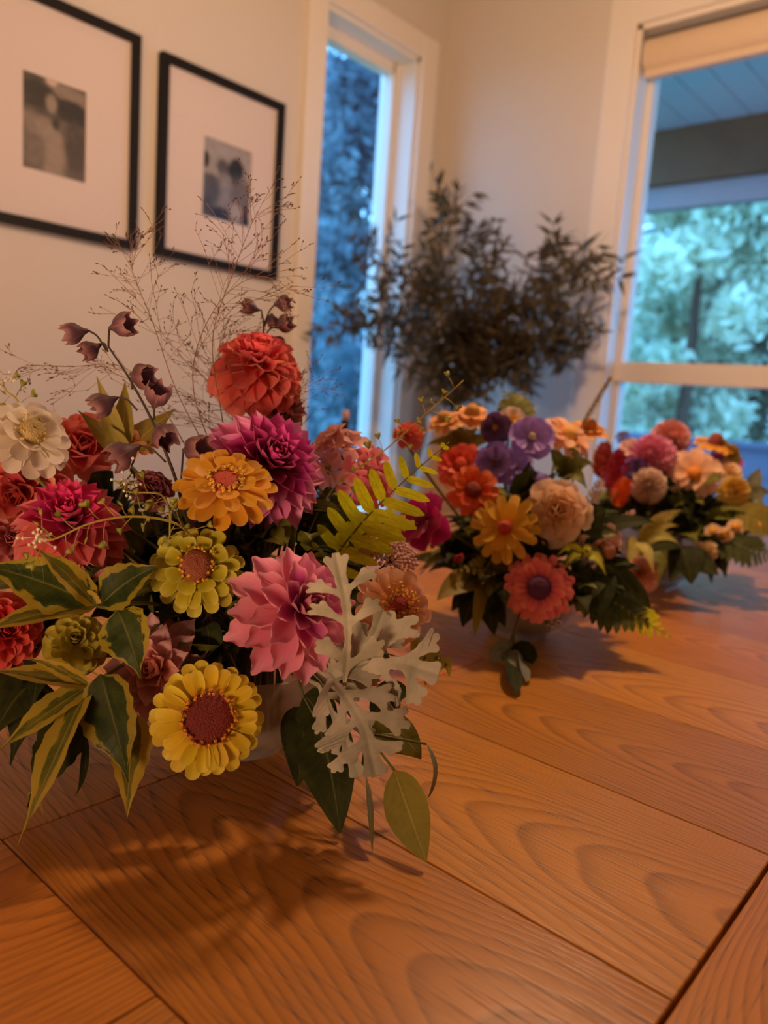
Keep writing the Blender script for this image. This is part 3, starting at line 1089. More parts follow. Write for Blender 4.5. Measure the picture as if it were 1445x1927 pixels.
def dahlia(label, b, px, py, d, rpx, fc, outer, inner, N_=74, joined=22, lod=(6, 4), edge=None, edge_in=None, shape='point', cup=.75, wf=.62, e0=88, e1=-14, flat=.58, pw=.62, ruffle=0.0, name='dahlia', group=None, roll=None, inner_at=.3, lmin=.26, trans=.28, bend=-8, all_joined=False, dome=.30):
    """many petals set in a spiral from a tight centre to a reflexed rim"""
    R = rpx / FPX * d * (1.12 if b == 1 else 1.16)
    t, H = head(name, label, b, px, py, d, fc, group, roll=roll, stem_r=.002)
    mo = petal_mat(name + '_outer', *[pc(*c) for c in outer], edge=pc(*edge) if edge else None, trans=trans)
    mi = petal_mat(name + '_inner', *[pc(*c) for c in inner], edge=pc(*edge_in) if edge_in else None, trans=trans)
    mb = MB()
    mbo = MB()
    for i in range(N_):
        f = (i + .5) / N_
        ph = i * 2.39996 + random.uniform(-.1, .1)
        e = math.radians(e0 + (e1 - e0) * f ** flat + random.uniform(-4, 4))
        lf = lmin + (0.80 - lmin) * f ** pw
        r0 = R * (.03 + .20 * f)
        z0 = R * dome * (1 - f) - .06 * R
        L_ = 1.0 * R * lf
        if i < joined or all_joined:
            V, F, U = petal_data(L_, L_ * wf, shape, cup * 1.2, math.radians(28 if i < joined else bend), 3, 2, tip=.05)
            (mb if i < joined else mbo).add(V, F, U, H @ loc_m(ph, r0, z0, e))
            continue
        q = i % 3
        st = round(L_ / R * 8) / 8 * R        # a few shared lengths
        st = max(st, R * .25)
        m_ = mi if f < inner_at else mo
        bd = math.radians(22 - 44 * f + (q - 1) * 6 + (bend + 8))
        me = petal_mesh(m_, (label, q, round(f * 5)), round(st, 5), round(st * wf, 5), shape, cup + .15 * (q - 1), round(bd, 3) if True else 0, *lod, tip=.05 if shape == 'point' else .14, ruffle=ruffle, ph=float(q))
        obj('petal', me, t, H @ loc_m(ph, r0, z0, e, L_ / st * random.uniform(.95, 1.04), random.uniform(-.07, .07)))
    if mb.V:
        obj('inner_petals', mb.mesh('inner', mi, True), t, None, 'stuff')
    if mbo.V:
        obj('outer_petals', mbo.mesh('outer', mo, True), t, None, 'stuff')
    V, F, U = lathe_data([(.002, -.24 * R), (R * .16, -.25 * R), (R * .24, -.14 * R), (R * .20, .02 * R)], 12)
    obj('sepal_cup', mesh_from('cup', V, F, U, M_STEM), t, H)
    return t


# ---- leaves
def leaf_data(P0, P1, nrm, W, bow=(0, 0, 0), shape='ovate', nl=10, nw=4, fold=.25, wave=.0, serr=0.0, twist=0.0, curl=0.0):
    P0, P1, nrm = Vector(P0), Vector(P1), Vector(nrm)
    mid = (P0 + P1) / 2 + Vector(bow)
    c = bez(P0, mid, P1, nl)
    L = (P1 - P0).length
    V, F, U = [], [], []
    for i in range(nl + 1):
        t = i / nl
        T = (c[min(i + 1, nl)] - c[max(i - 1, 0)]).normalized()
        S = T.cross(nrm)
        S = S.normalized() if S.length > 1e-5 else T.orthogonal().normalized()
        Nn = S.cross(T)
        if twist:
            R_ = Matrix.Rotation(twist * t, 3, T)
            S, Nn = R_ @ S, R_ @ Nn
        if shape == 'ovate':
            wd = math.sin(math.pi * min(1, t ** .78)) ** .8
        elif shape == 'lance':
            wd = math.sin(math.pi * min(1, t ** .62)) ** 1.0 * (1 - .35 * smooth(.55, 1, t))
        elif shape == 'strap':
            wd = min(1, .5 + 3 * t) * (1 - smooth(.7, 1.0, t) ** 1.5)
        elif shape == 'fern':
            wd = min(1, .55 + 3 * t) * math.sqrt(max(.01, 1 - max(0, (t - .42) / .585) ** 2.6))
        else:           # disc
            wd = math.sqrt(max(0.0, 1 - (2 * t - 1) ** 2))
        wd = max(wd, .03) * W / 2
        if serr and 0 < i < nl:
            wd *= 1 + serr * (1 if i % 2 else -1)
        for j in range(nw + 1):
            u = -1 + 2 * j / nw
            V.append(c[i] + S * (u * wd) + Nn * (fold * abs(u) * wd + wave * W * math.sin(t * 11 + u * 2.2) * abs(u) + curl * L * (t ** 2) * 0))
            U.append((j / nw, t))
    for i in range(nl):
        for j in range(nw):
            a = i * (nw + 1) + j
            F.append((a, a + 1, a + nw + 2, a + nw + 1))
    return V, F, U


def sprig(name, label, b, node, leaves, mat, W, cat='foliage', group=None, shape='ovate', serr=0.0, fold=.25, wave=.03, base=None, stem_mat=None, nrm=(0, .35, .9), stem_r=.0012, nl=10, bowz=0.02, stub=False):
    """leafy stem: node and leaf tips in world space; tips may carry their own start, width, bow and normal"""
    node = Vector(node)
    base = base or base_of(b, node)
    t = thing(name, label, cat, base, group)
    c = Vector((base.x, base.y, TOP + .085))
    pts = poly([base, c, c.lerp(node, .55) + Vector((0, 0, .012)), node], 4)
    V, F, U = tube_data([p - base for p in pts], stem_r, 6)
    obj('stem', MB().add(V, F, U).mesh('stem', stem_mat or M_STEM, True), t)
    for lf in leaves:
        tipp = Vector(lf['p'])
        st = Vector(lf.get('s', node))
        n_ = lf.get('n') or face(*nrm)
        bow = Vector(lf.get('bow', (0, 0, bowz)))
        V, F, U = leaf_data(st - base, tipp - base, n_, lf.get('w', W), bow, lf.get('shape', shape), lf.get('nl', nl), 4, lf.get('fold', fold), lf.get('wave', wave), lf.get('serr', serr), lf.get('tw', 0.0))
        obj('leaf', mesh_from('leaf', V, F, U, lf.get('m', mat)), t)
        if (st - node).length > .004:
            V, F, U = tube_data([p - base for p in poly([node, st], 3)], stem_r * .8, 5)
            obj('petiole', MB().add(V, F, U).mesh('petiole', stem_mat or M_STEM, True), t)
    return t


def fern(label, b, pts, wid, n, mat, group=None, joined=False, nrm=(0, .5, .8), lw=.34, yellow=None, taper_base=.75):
    """frond: midrib through pts, leaflets in two rows"""
    c = poly([Vector(p) for p in pts], 8)
    base = base_of(b, c[0])
    t = thing('fern_frond', label, 'fern', base, group)
    k0 = Vector((base.x, base.y, TOP + .085))
    cc = poly([base, k0, c[0]], 4)[:-1] + c
    V, F, U = tube_data([p - base for p in cc], [.0011] * (len(cc) - len(c)) + [.0010 - .0007 * i / len(c) for i in range(len(c))], 5)
    obj('midrib', MB().add(V, F, U).mesh('rachis', M_STEM, True), t)
    N0 = face(*nrm)
    mb = MB()
    cum = [0]
    for i in range(1, len(c)):
        cum.append(cum[-1] + (c[i] - c[i - 1]).length)
    for k in range(n):
        f = (k + .5) / n
        s = f * cum[-1]
        i = max(j for j in range(len(c) - 1) if cum[j] <= s)
        p = c[i].lerp(c[i + 1], (s - cum[i]) / max(1e-9, cum[i + 1] - cum[i]))
        T = (c[i + 1] - c[i]).normalized()
        S = T.cross(N0).normalized()
        L_ = wid * (taper_base + (1 - taper_base) * smooth(0, .35, f)) * (1 - .93 * smooth(.35, 1.06, f))
        for sd in (-1, 1):
            dirv = (S * sd + T * (.25 + .5 * f)).normalized()
            e = p + dirv * L_ + N0 * random.uniform(-.12, .06) * L_ - Vector((0, 0, .08 * L_))
            V, F, U = leaf_data(p - base, e - base, N0 + S * sd * random.uniform(-.25, .25), max(L_ * lw, .0035), N0 * (.07 * L_), 'fern', 6 if not joined else 3, 2, .12, .03)
            if joined:
                mb.add(V, F, U)
            else:
                obj('leaflet', mesh_from('leaflet', V, F, U, mat), t)
    if joined:
        obj('leaflets', mb.mesh('leaflets', mat, True), t, None, 'stuff')
    return t


def lobed_leaf(label, b, pts, wid, mat, nrm=(0, .2, 1), lobes=5, seed=1, group=None):
    """silver leaf cut into rounded, notched lobes"""
    rr = random.Random(seed)
    c = poly([Vector(p) for p in pts], 8)
    base = base_of(b, c[0])
    t = thing('dusty_miller_leaf', label, 'leaf', base, group)
    k0 = Vector((base.x, base.y, TOP + .085))
    V, F, U = tube_data([p - base for p in poly([base, k0, c[0]], 5)], .0016, 6)
    obj('petiole', MB().add(V, F, U).mesh('petiole', mat, True), t)
    N0 = face(*nrm)
    Lc = sum((c[i + 1] - c[i]).length for i in range(len(c) - 1))

    def onc(x, y):
        f = max(0, min(.9999, y / Lc)) * (len(c) - 1)
        i = int(f)
        p = c[i].lerp(c[i + 1], f - i)
        if y > Lc:
            p = c[-1] + (c[-1] - c[-2]).normalized() * (y - Lc)
        T = (c[i + 1] - c[i]).normalized()
        S = T.cross(N0).normalized()
        Nn = S.cross(T)
        return p + S * x + Nn * (abs(x) * .25 - x * x / wid * .55 + .035 * wid * math.sin(x / wid * 6 + y / Lc * 8 + seed)) - base

    # outline: rounded lobes with notched ends, joined smoothly along the midrib
    caps = []
    for q in range(8):
        f = q / 8
        caps.append((0, Lc * f, 0, Lc * (f + .125), wid * (.028 + .05 * f), wid * (.028 + .05 * (f + .125))))

    def lobe(y0, ang, ln, r):
        ca, sa = math.sin(ang), math.cos(ang)
        x1, y1 = ca * ln * .62, y0 + sa * ln * .62
        caps.append((0, y0, x1, y1, r * .75, r))
        for da, fl in ((-.62, .40), (.0, .44), (.62, .36)):
            a2 = ang + da
            l2 = ln * fl
            caps.append((x1, y1, x1 + math.sin(a2) * l2, y1 + math.cos(a2) * l2, r * .95, r * .80))
    for k in range(lobes):
        f = (k + .5) / (lobes + .45)
        ln = wid * (.50 + .10 * math.sin(math.pi * f)) * (1 - .30 * smooth(.6, 1, f))
        for sg in (-1, 1):
            lobe(Lc * f + rr.uniform(-.03, .03) * Lc, sg * rr.uniform(.75, .98), ln * rr.uniform(.85, 1.1), wid * .058)
    lobe(Lc * .80, 0, Lc * .30, wid * .062)
    caps_ = np.array(caps)
    nx, ny = 72, 88
    gx = np.linspace(-wid * .72, wid * .72, nx)
    gy = np.linspace(-wid * .06, Lc * 1.12, ny)
    X, Y = np.meshgrid(gx, gy)
    acc = np.zeros_like(X)
    kk = wid * .022
    for (ax, ay, bx, by, ra, rb) in caps_:
        dx, dy = bx - ax, by - ay
        h = np.clip(((X - ax) * dx + (Y - ay) * dy) / (dx * dx + dy * dy), 0, 1)
        acc += np.exp(-(np.hypot(X - ax - dx * h, Y - ay - dy * h) - (ra + (rb - ra) * h)) / kk)
    S = -kk * np.log(acc + 1e-30)
    idx, V, F, U = {}, [], [], []

    def vert(key, x, y):
        if key not in idx:
            idx[key] = len(V)
            V.append(onc(x, y))
            U.append((x / wid * .6 + .5, max(0, min(1, y / Lc))))
        return idx[key]
    for b_ in range(ny - 1):
        for a_ in range(nx - 1):
            cs = [(a_, b_), (a_ + 1, b_), (a_ + 1, b_ + 1), (a_, b_ + 1)]
            vs = [S[c2[1], c2[0]] for c2 in cs]
            if min(vs) >= 0:
                continue
            f_ = []
            for e in range(4):
                c0, c1, v0, v1 = cs[e], cs[(e + 1) % 4], vs[e], vs[(e + 1) % 4]
                if v0 < 0:
                    f_.append(vert(c0, gx[c0[0]], gy[c0[1]]))
                if (v0 < 0) != (v1 < 0):
                    q = v0 / (v0 - v1)
                    f_.append(vert((min(c0, c1), max(c0, c1)), gx[c0[0]] + (gx[c1[0]] - gx[c0[0]]) * q, gy[c0[1]] + (gy[c1[1]] - gy[c0[1]]) * q))
            if len(f_) > 2:
                F.append(tuple(f_))
    mb = MB().add(V, F, U)
    me = mb.mesh('blade', mat, True)
    o = obj('blade', me, t)
    sm = o.modifiers.new('thickness', 'SOLIDIFY')
    sm.thickness = .0004
    return t


def bell_data(R, L, seed):
    rr = random.Random(seed)
    n, m_ = 24, 7
    V, F, U = [], [], []
    a6 = rr.uniform(0, 1)
    for i in range(m_ + 1):
        v = i / m_
        r = R * (.16 + .84 * smooth(0, .55, v)) * (1 - .18 * smooth(.65, 1, v))
        for k in range(n):
            a = 2 * math.pi * k / n
            lob = math.cos(5 * a + a6)
            rr_ = r * (1 + .16 * lob * v + .05 * math.sin(11 * a + a6 * 5) * v)
            z = L * v - (L * .22 * (1 - max(0, lob)) * v ** 3)
            V.append((rr_ * math.cos(a), rr_ * math.sin(a), z))
            U.append((((k * 5 / n) + a6) % 1, v))
    for i in range(m_):
        for k in range(n):
            F.append((i * n + k, i * n + (k + 1) % n, (i + 1) * n + (k + 1) % n, (i + 1) * n + k))
    F.append(tuple(reversed(range(n))))
    return V, F, U


def bells(label, b, stem_pts, blooms, mat, r=.0013):
    """branching stem of nodding bells: blooms are (foot point, hook point, direction, length)"""
    c = poly(stem_pts, 6)
    base = base_of(b, c[0])
    t = thing('bell_flower_stem', label, 'flower', base)
    k0 = Vector((base.x, base.y, TOP + .085))
    full = poly([base, k0, c[0]], 4)[:-1] + c
    V, F, U = tube_data([p - base for p in full], [r * 1.2 - r * .7 * i / len(full) for i in range(len(full))], 6)
    obj('stem', MB().add(V, F, U).mesh('stem', M_STEMD, True), t)
    for i, (foot, hook, dr, ln) in enumerate(blooms):
        V, F, U = tube_data([p - base for p in poly([foot, (foot + hook) / 2 + Vector((0, 0, .003)), hook], 4)], r * .6, 5)
        fl = obj('bell', mesh_from('bell', *bell_data(ln * .40, ln, i), mat), t, Matrix.Translation(-base) @ axis_matrix(hook, dr, i * 1.3))
        obj('branch', MB().add(V, F, U).mesh('branch', M_STEMD, True), t)
    return t


def panicle(label, b, main, nb, ln, seed, mat_s, spread=1.0, start=.3, seeds_only_tip=False):
    """airy grass head: hair-thin branches with dark seeds at their tips"""
    rr = random.Random(seed)
    c = poly(main, 8)
    base = base_of(b, c[0])
    t = thing('airy_grass', label, 'grass', base)
    k0 = Vector((base.x, base.y, TOP + .085))
    full = poly([base, k0, c[0]], 3)[:-1] + c
    V, F, U = tube_data([p - base for p in full], [.00055 - .0004 * i / len(full) for i in range(len(full))], 5)
    obj('stem', MB().add(V, F, U).mesh('stem', M_GRASSY, True), t)
    hb, sb = MB(), MB()
    SV, SF = ball_data(1.0, 5, 4)

    def seed_at(p, dr, s=1.0):
        sb.add(SV, SF, None, axis_matrix(p - base, dr) @ Matrix.Diagonal((.00036 * s, .00036 * s, .0011 * s, 1)))

    def branch(p, dr, l, depth):
        q = p
        pts = [p - base]
        dd = dr.copy()
        nseg = 4
        for i in range(nseg):
            dd = (dd + Vector((rr.uniform(-.1, .1), rr.uniform(-.1, .1), rr.uniform(-.10, .06)))).normalized()
            q = q + dd * (l / nseg)
            pts.append(q - base)
            if depth > 0 and i >= 1 and rr.random() < .75:
                side = (dd + Vector((rr.uniform(-1, 1), rr.uniform(-1, 1), rr.uniform(-.6, .8))) * .75).normalized()
                branch(q, side, l * rr.uniform(.28, .5), depth - 1)
        V, F, U = tube_data(pts, .00017 if depth else .00013, 3, False)
        hb.add(V, F, U)
        seed_at(q, dd, rr.uniform(.8, 1.25))
        if rr.random() < .5:
            seed_at(q - dd * l * .2 + Vector((rr.uniform(-1, 1), rr.uniform(-1, 1), 0)) * .001, dd, rr.uniform(.7, 1.1))
    for k in range(nb):
        f = start + (1 - start) * (k + rr.random()) / nb
        i = min(len(c) - 2, int(f * (len(c) - 1)))
        T = (c[i + 1] - c[i]).normalized()
        a = rr.uniform(0, 6.28)
        sd = T.orthogonal().normalized()
        sd = Matrix.Rotation(a, 3, T) @ sd
        branch(c[i], (T * rr.uniform(.5, 1.1) + sd * spread * rr.uniform(.4, 1.0)).normalized(), ln * (1.15 - .6 * f) * rr.uniform(.6, 1.2), 2)
    seed_at(c[-1], c[-1] - c[-2], 1.2)
    obj('branches', hb.mesh('branches', M_GRASSY, True), t, None, 'stuff')
    obj('seeds', sb.mesh('seeds', mat_s, True), t, None, 'stuff')
    return t


def cluster(name, label, b, px, py, d, rpx, fc, col, n=60, sz=.12, dome=.5, cat='flower', group=None, star=False, ell=1.0):
    """flat head of very small florets"""
    R = rpx / FPX * d
    t, H = head(name, label, b, px, py, d, fc, group)
    m = MB()
    S = ball_data(1, 6, 4) if not star else star_data(1.0)
    st = MB()
    for i in range(n):
        f = math.sqrt((i + .5) / n)
        a = i * 2.39996
        p = Vector((R * f * math.cos(a) * ell, R * f * math.sin(a), dome * R * (1 - f * f) + random.uniform(-.04, .04) * R))
        m.add(*S, None, Matrix.Translation(p) @ Matrix.Rotation(random.uniform(0, 6), 4, 'X') @ Matrix.Scale(sz * R * random.uniform(.7, 1.2), 4))
        if i % 3 == 0:
            V, F, U = tube_data([(0, 0, -R * .9), p * .6 - Vector((0, 0, R * .25)), p], R * .025, 4, False)
            st.add(V, F, U)
    obj('florets', m.mesh('florets', disc_mat(pc(*col)), True), t, H, 'stuff')
    obj('stalks', st.mesh('stalks', M_STEM, True), t, H, 'stuff')
    return t


def plume(name, label, b, P0, P1, r, col, n=110, cat='flower', sz=.35, mat=None):
    """upright spike packed with small florets"""
    P0, P1 = Vector(P0), Vector(P1)
    base = base_of(b, P0)
    t = thing(name, label, cat, base)
    k0 = Vector((base.x, base.y, TOP + .085))
    V, F, U = tube_data([p - base for p in poly([base, k0, P0, P1], 4)], .0013, 5)
    obj('stem', MB().add(V, F, U).mesh('stem', M_STEM, True), t)
    m = MB()
    A = (P1 - P0)
    H = axis_matrix(P0 - base, A)
    for i in range(n):
        f = (i + .5) / n
        rad = r * math.sin(math.pi * (0.12 + .86 * f)) ** .7
        V, F, U = petal_data(r * sz * 2, r * sz * 1.3, 'point', .5, .2, 2, 2)
        m.add(V, F, U, H @ Matrix.Rotation(i * 2.4, 4, 'Z') @ Matrix.Translation((0, rad * .55, f * A.length)) @ Matrix.Rotation(math.radians(random.uniform(25, 65)), 4, 'X'))
    obj('florets', m.mesh('florets', mat or petal_mat(name, *[pc(*c) for c in col]), True), t, None, 'stuff')
    return t


def bowl(b, label):
    c = BOWLS[b]
    t = tag(obj('flower_bowl', mesh_from('bowl', *lathe_data([(.0005, 0.0), (.034, 0), (.037, .003), (.036, .006), (.050, .016), (.066, .036), (.075, .060), (.0775, .076), (.0765, .0775), (.0750, .076),
                                                             (.0725, .060), (.0635, .038), (.048, .019), (.034, .0085), (.0005, .0075)], 48), M_BOWL), None, Matrix.Translation(c + Vector((0, 0, .0003)))), label, 'bowl', 'frosted flower bowls')
    return t


M_BOWL = frosted_mat('frosted_bowl', (0.62, 0.54, 0.48), 0.50)
M_GRASSY = plain('grass_stalk', pc(120, 82, 48), 0.5, 0.1, 50)
M_SEED = plain('grass_seed', pc(62, 34, 26), 0.6, 0.2, 80)
bowl(1, 'frosted round bowl under the nearest bouquet')
bowl(2, 'frosted round bowl under the middle bouquet')
bowl(3, 'frosted round bowl under the farthest bouquet')

# leaf colours
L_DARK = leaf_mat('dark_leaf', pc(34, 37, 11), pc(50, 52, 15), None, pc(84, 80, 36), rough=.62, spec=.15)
L_PALE = leaf_mat('pale_green_leaf', pc(138, 126, 48), pc(164, 150, 66), None, pc(176, 164, 90))
L_MID = leaf_mat('mid_leaf', pc(84, 84, 22), pc(104, 98, 30), None, pc(150, 140, 70))
L_OLIVE = leaf_mat('olive_leaf', pc(112, 100, 34), pc(126, 108, 36), None, pc(160, 142, 64))
L_VAR = leaf_mat('variegated_leaf', pc(34, 46, 12), pc(58, 66, 16), pc(136, 118, 28), pc(100, 96, 38), edge_at=.68)
L_VARY = leaf_mat('yellowing_leaf', pc(76, 78, 18), pc(112, 100, 24), pc(156, 130, 36), pc(150, 130, 60), edge_at=.40)
L_FERN = leaf_mat('fern_leaf', pc(160, 156, 8), pc(184, 174, 16), None, pc(120, 110, 20), trans=.35)
L_FERNY = leaf_mat('fern_tip_leaf', pc(200, 188, 10), pc(216, 200, 20), None, pc(160, 150, 30), trans=.35)
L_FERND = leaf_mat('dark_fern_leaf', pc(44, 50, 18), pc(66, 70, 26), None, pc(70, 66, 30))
L_LIME = leaf_mat('lime_leaf', pc(150, 140, 24), pc(176, 160, 40), pc(70, 74, 20), pc(190, 176, 80), edge_at=.62)
L_SILVER = leaf_mat('silver_leaf', pc(136, 128, 94), pc(164, 152, 116), None, None, trans=.1, rough=.8)
L_GREY = leaf_mat('grey_green_leaf', pc(92, 90, 58), pc(112, 108, 70), None, pc(130, 124, 84))
L_OLV = leaf_mat('dried_olive_leaf', pc(62, 56, 34), pc(88, 76, 48), None, None, trans=.15)

# ================================================================== bouquet one (nearest)
zinnia('big yellow zinnia with a dark red centre, in front of the nearest bowl', 1, 392, 1352, .488, 104, (.06, .02, 1),
       ((170, 130, 8), (202, 166, 22), (208, 176, 34)), [(23, 1.03, -3, 1.0), (21, .90, 4, .95)],
       ((92, 22, 14), .46, .10, (120, 34, 20)), ((206, 126, 26), 64, .40, .50, .046), edge=(214, 186, 60))
zinnia('lime yellow zinnia with a reddish brown domed centre, above the variegated leaves', 1, 370, 1068, .520, 90, (-.05, .30, .95),
       ((120, 104, 10), (156, 140, 14), (168, 154, 26)), [(17, 1.0, -6, .88), (15, .88, 6, .85), (8, .66, 20, .75)],
       ((118, 58, 30), .36, .30, (140, 76, 40)), ((206, 146, 30), 26, .28, .42, .050), edge=(190, 176, 70))
zinnia('golden orange zinnia with a red centre ringed by yellow florets', 1, 424, 912, .530, 98, (0, .72, .70),
       ((190, 120, 40), (222, 158, 34), (220, 152, 26)), [(17, 1.0, -2, .95), (15, .86, 12, .9), (6, .60, 24, .7)],
       ((156, 56, 30), .30, .16, (180, 70, 40)), ((230, 166, 44), 44, .24, .37, .050), edge=(226, 168, 50))
zinnia('peach zinnia with an orange tufted centre, beside the silver leaves', 1, 744, 1140, .525, 78, (.40, .16, .88),
       ((206, 120, 50), (236, 166, 98), (240, 182, 122)), [(16, 1.0, -4, 1.0), (13, .86, 10, .95)],
       ((150, 50, 40), .26, .3, (170, 60, 44)), ((212, 140, 44), 110, .20, .50, .055))
zinnia('white zinnia seen aslant over the coral dahlia at the picture edge', 1, 56, 820, .550, 86, (.34, .55, .76),
       ((176, 160, 110), (208, 190, 148), (214, 198, 160)), [(14, 1.0, -10, 1.0), (11, .86, 12, .9), (6, .62, 30, .8)],
       ((150, 124, 70), .30, .35, (180, 150, 80)), ((190, 150, 60), 30, .10, .34, .04), edge=(218, 204, 170))
zinnia('tan orange zinnia facing up behind the purple bells', 1, 247, 826, .620, 50, (.1, .80, .55),
       ((180, 110, 50), (206, 140, 72), (208, 146, 84)), [(14, 1.0, -4, 1.0), (10, .78, 20, .9)],
       ((150, 90, 40), .32, .3), ((200, 140, 50), 24, .1, .36, .04))
dahlia('large pink dahlia with a violet spiral centre, biggest bloom of the nearest bouquet', 1, 556, 1150, .500, 128, (.42, .20, .90),
       ((190, 90, 96), (202, 112, 116), (206, 126, 130)), ((150, 50, 100), (176, 66, 110), (190, 110, 116)), N_=56, joined=18, edge=(228, 160, 150), edge_in=(224, 156, 130), cup=.62, wf=.52, inner_at=.42, e0=84, e1=-26, lod=(7, 4), flat=.66, shape='spoon', dome=.40, bend=6)
dahlia('magenta dahlia half hidden behind the golden zinnia', 1, 498, 880, .590, 122, (.35, .42, .85),
       ((156, 46, 96), (192, 90, 128), (210, 130, 146)), ((136, 20, 70), (156, 40, 88), (176, 60, 104)), N_=92, joined=24, cup=.7, wf=.5, inner_at=.5, edge=(204, 128, 136), e1=-14, dome=.4)
dahlia('coral red dahlia standing tall above the rest of the nearest bouquet', 1, 485, 692, .660, 96, (.12, .86, .50),
       ((196, 70, 50), (214, 88, 66), (220, 108, 84)), ((190, 60, 80), (210, 80, 86), (220, 100, 90)), N_=84, joined=14, cup=.6, wf=.66, inner_at=.3, e1=-38, ruffle=.05, shape='round', edge=(226, 128, 96))
dahlia('magenta and coral two tone dahlia under the heart pod sprig', 1, 132, 985, .560, 112, (-.10, .62, .76),
       ((210, 96, 84), (208, 98, 84), (206, 106, 92)), ((150, 24, 70), (170, 30, 80), (190, 50, 84)), N_=84, joined=16, cup=.6, wf=.56, inner_at=.46, e1=-30, edge=(214, 130, 110))
dahlia('blush pink dahlia turned aside behind the big yellow zinnia', 1, 302, 1262, .540, 112, (-.40, .05, .92),
       ((224, 160, 138), (232, 176, 154), (236, 184, 164)), ((196, 130, 98), (216, 150, 120), (226, 164, 134)), N_=52, joined=14, cup=.75, wf=.6, inner_at=.3, e1=-10, edge=(200, 144, 118))
dahlia('lime green double zinnia among the variegated leaves', 1, 142, 1210, .530, 70, (-.05, .30, .95),
       ((134, 120, 18), (166, 148, 28), (174, 156, 40)), ((124, 108, 22), (148, 130, 30), (158, 140, 38)), N_=76, joined=12, cup=.4, wf=.58, shape='round', e1=-50, name='zinnia', edge=(150, 134, 50))
dahlia('coral dahlia with pale rimmed petals beneath the white zinnia', 1, 40, 925, .585, 92, (-.25, -.20, .90),
       ((160, 60, 44), (176, 78, 58), (182, 90, 66)), ((150, 40, 40), (170, 60, 50), (180, 80, 60)), N_=48, joined=8, cup=.8, wf=.8, shape='round', edge=(214, 140, 100))
dahlia('salmon pink bloom with broad smooth petals behind the white zinnia', 1, 152, 850, .625, 72, (.1, .35, .9),
       ((200, 88, 66), (214, 112, 86), (220, 124, 96)), ((200, 80, 60), (210, 96, 76), (216, 112, 90)), N_=20, joined=4, cup=.9, wf=1.0, shape='broad', e1=30, lmin=.5, name='garden_rose')
dahlia('red coral dahlia cut by the picture edge below the variegated leaf', 1, 4, 1190, .520, 82, (.25, .15, .95),
       ((170, 44, 34), (188, 58, 46), (194, 70, 56)), ((150, 30, 30), (170, 40, 36), (186, 56, 44)), N_=70, joined=14, cup=.6, wf=.6, shape='round', e1=-20, edge=(206, 96, 74))
dahlia('dusty pink bloom low behind the heart pod sprig at the picture edge', 1, 16, 1020, .580, 60, (.2, .4, .9),
       ((160, 84, 76), (176, 100, 86), (184, 112, 94)), ((150, 70, 60), (160, 86, 70), (176, 100, 84)), N_=40, joined=8, cup=.7, wf=.8, shape='round')
dahlia('pale blush bloom peeking out behind the white zinnia top', 1, -10, 800, .60, 50, (.2, .5, .8),
       ((190, 110, 90), (206, 128, 104), (210, 140, 116)), ((180, 100, 80), (196, 116, 90), (206, 130, 104)), N_=28, joined=6, cup=.8, wf=.9, shape='broad', name='garden_rose')
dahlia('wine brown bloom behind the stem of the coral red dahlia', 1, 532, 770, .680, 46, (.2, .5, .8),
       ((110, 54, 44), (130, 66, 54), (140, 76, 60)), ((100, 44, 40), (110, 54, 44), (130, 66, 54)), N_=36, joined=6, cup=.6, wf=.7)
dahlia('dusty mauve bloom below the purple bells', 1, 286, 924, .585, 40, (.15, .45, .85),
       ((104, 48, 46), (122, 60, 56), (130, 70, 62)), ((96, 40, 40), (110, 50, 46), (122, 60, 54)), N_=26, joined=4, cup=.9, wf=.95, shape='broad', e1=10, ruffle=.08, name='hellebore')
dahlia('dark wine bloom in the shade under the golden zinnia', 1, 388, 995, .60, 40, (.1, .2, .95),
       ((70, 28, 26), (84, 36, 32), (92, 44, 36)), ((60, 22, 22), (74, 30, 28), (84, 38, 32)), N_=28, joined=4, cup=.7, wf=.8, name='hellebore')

# hydrangea: each floret has four sepals
P = at(662, 872, .665)
t, H = head('hydrangea', 'pink and blush hydrangea head behind the fern tip', 1, 662, 880, .665, (.05, .45, .85), roll=0)
mh = [petal_mat('hydrangea_sepal', pc(206, 140, 108), pc(226, 164, 132), pc(230, 178, 146)), petal_mat('hydrangea_sepal_pink', pc(214, 150, 120), pc(206, 96, 96), pc(206, 100, 104), edge=pc(226, 160, 130))]
bm_ = mesh_from('floret', *ball_data(.0012, 6, 4), None, M_STEML)
Rh = 62 / FPX * .665
for k in range(17):
    f = math.sqrt((k + .5) / 17)
    a = k * 2.39996
    dirv = Vector((f * math.cos(a) * 1.35, f * math.sin(a) * .8, .75 * math.sqrt(max(0, 1.05 - f * f)))).normalized()
    o = obj('floret', bm_, t, H @ axis_matrix(Vector((dirv.x * Rh * 1.25, dirv.y * Rh * .8, dirv.z * Rh * .6)), dirv + Vector((random.uniform(-.3, .3), random.uniform(-.3, .3), .2)), random.uniform(0, 1.5)))
    mm_ = mh[1] if math.cos(a) > .1 else mh[0]
    for q in range(4):
        obj('sepal', petal_mesh(mm_, ('hyd', q % 2), 0.0155, 0.0165, 'broad', .25, .2 - .3 * (q % 2), 4, 3, ruffle=.04), o, loc_m(q * math.pi / 2, .0012, 0, .15 + .2 * random.random()))

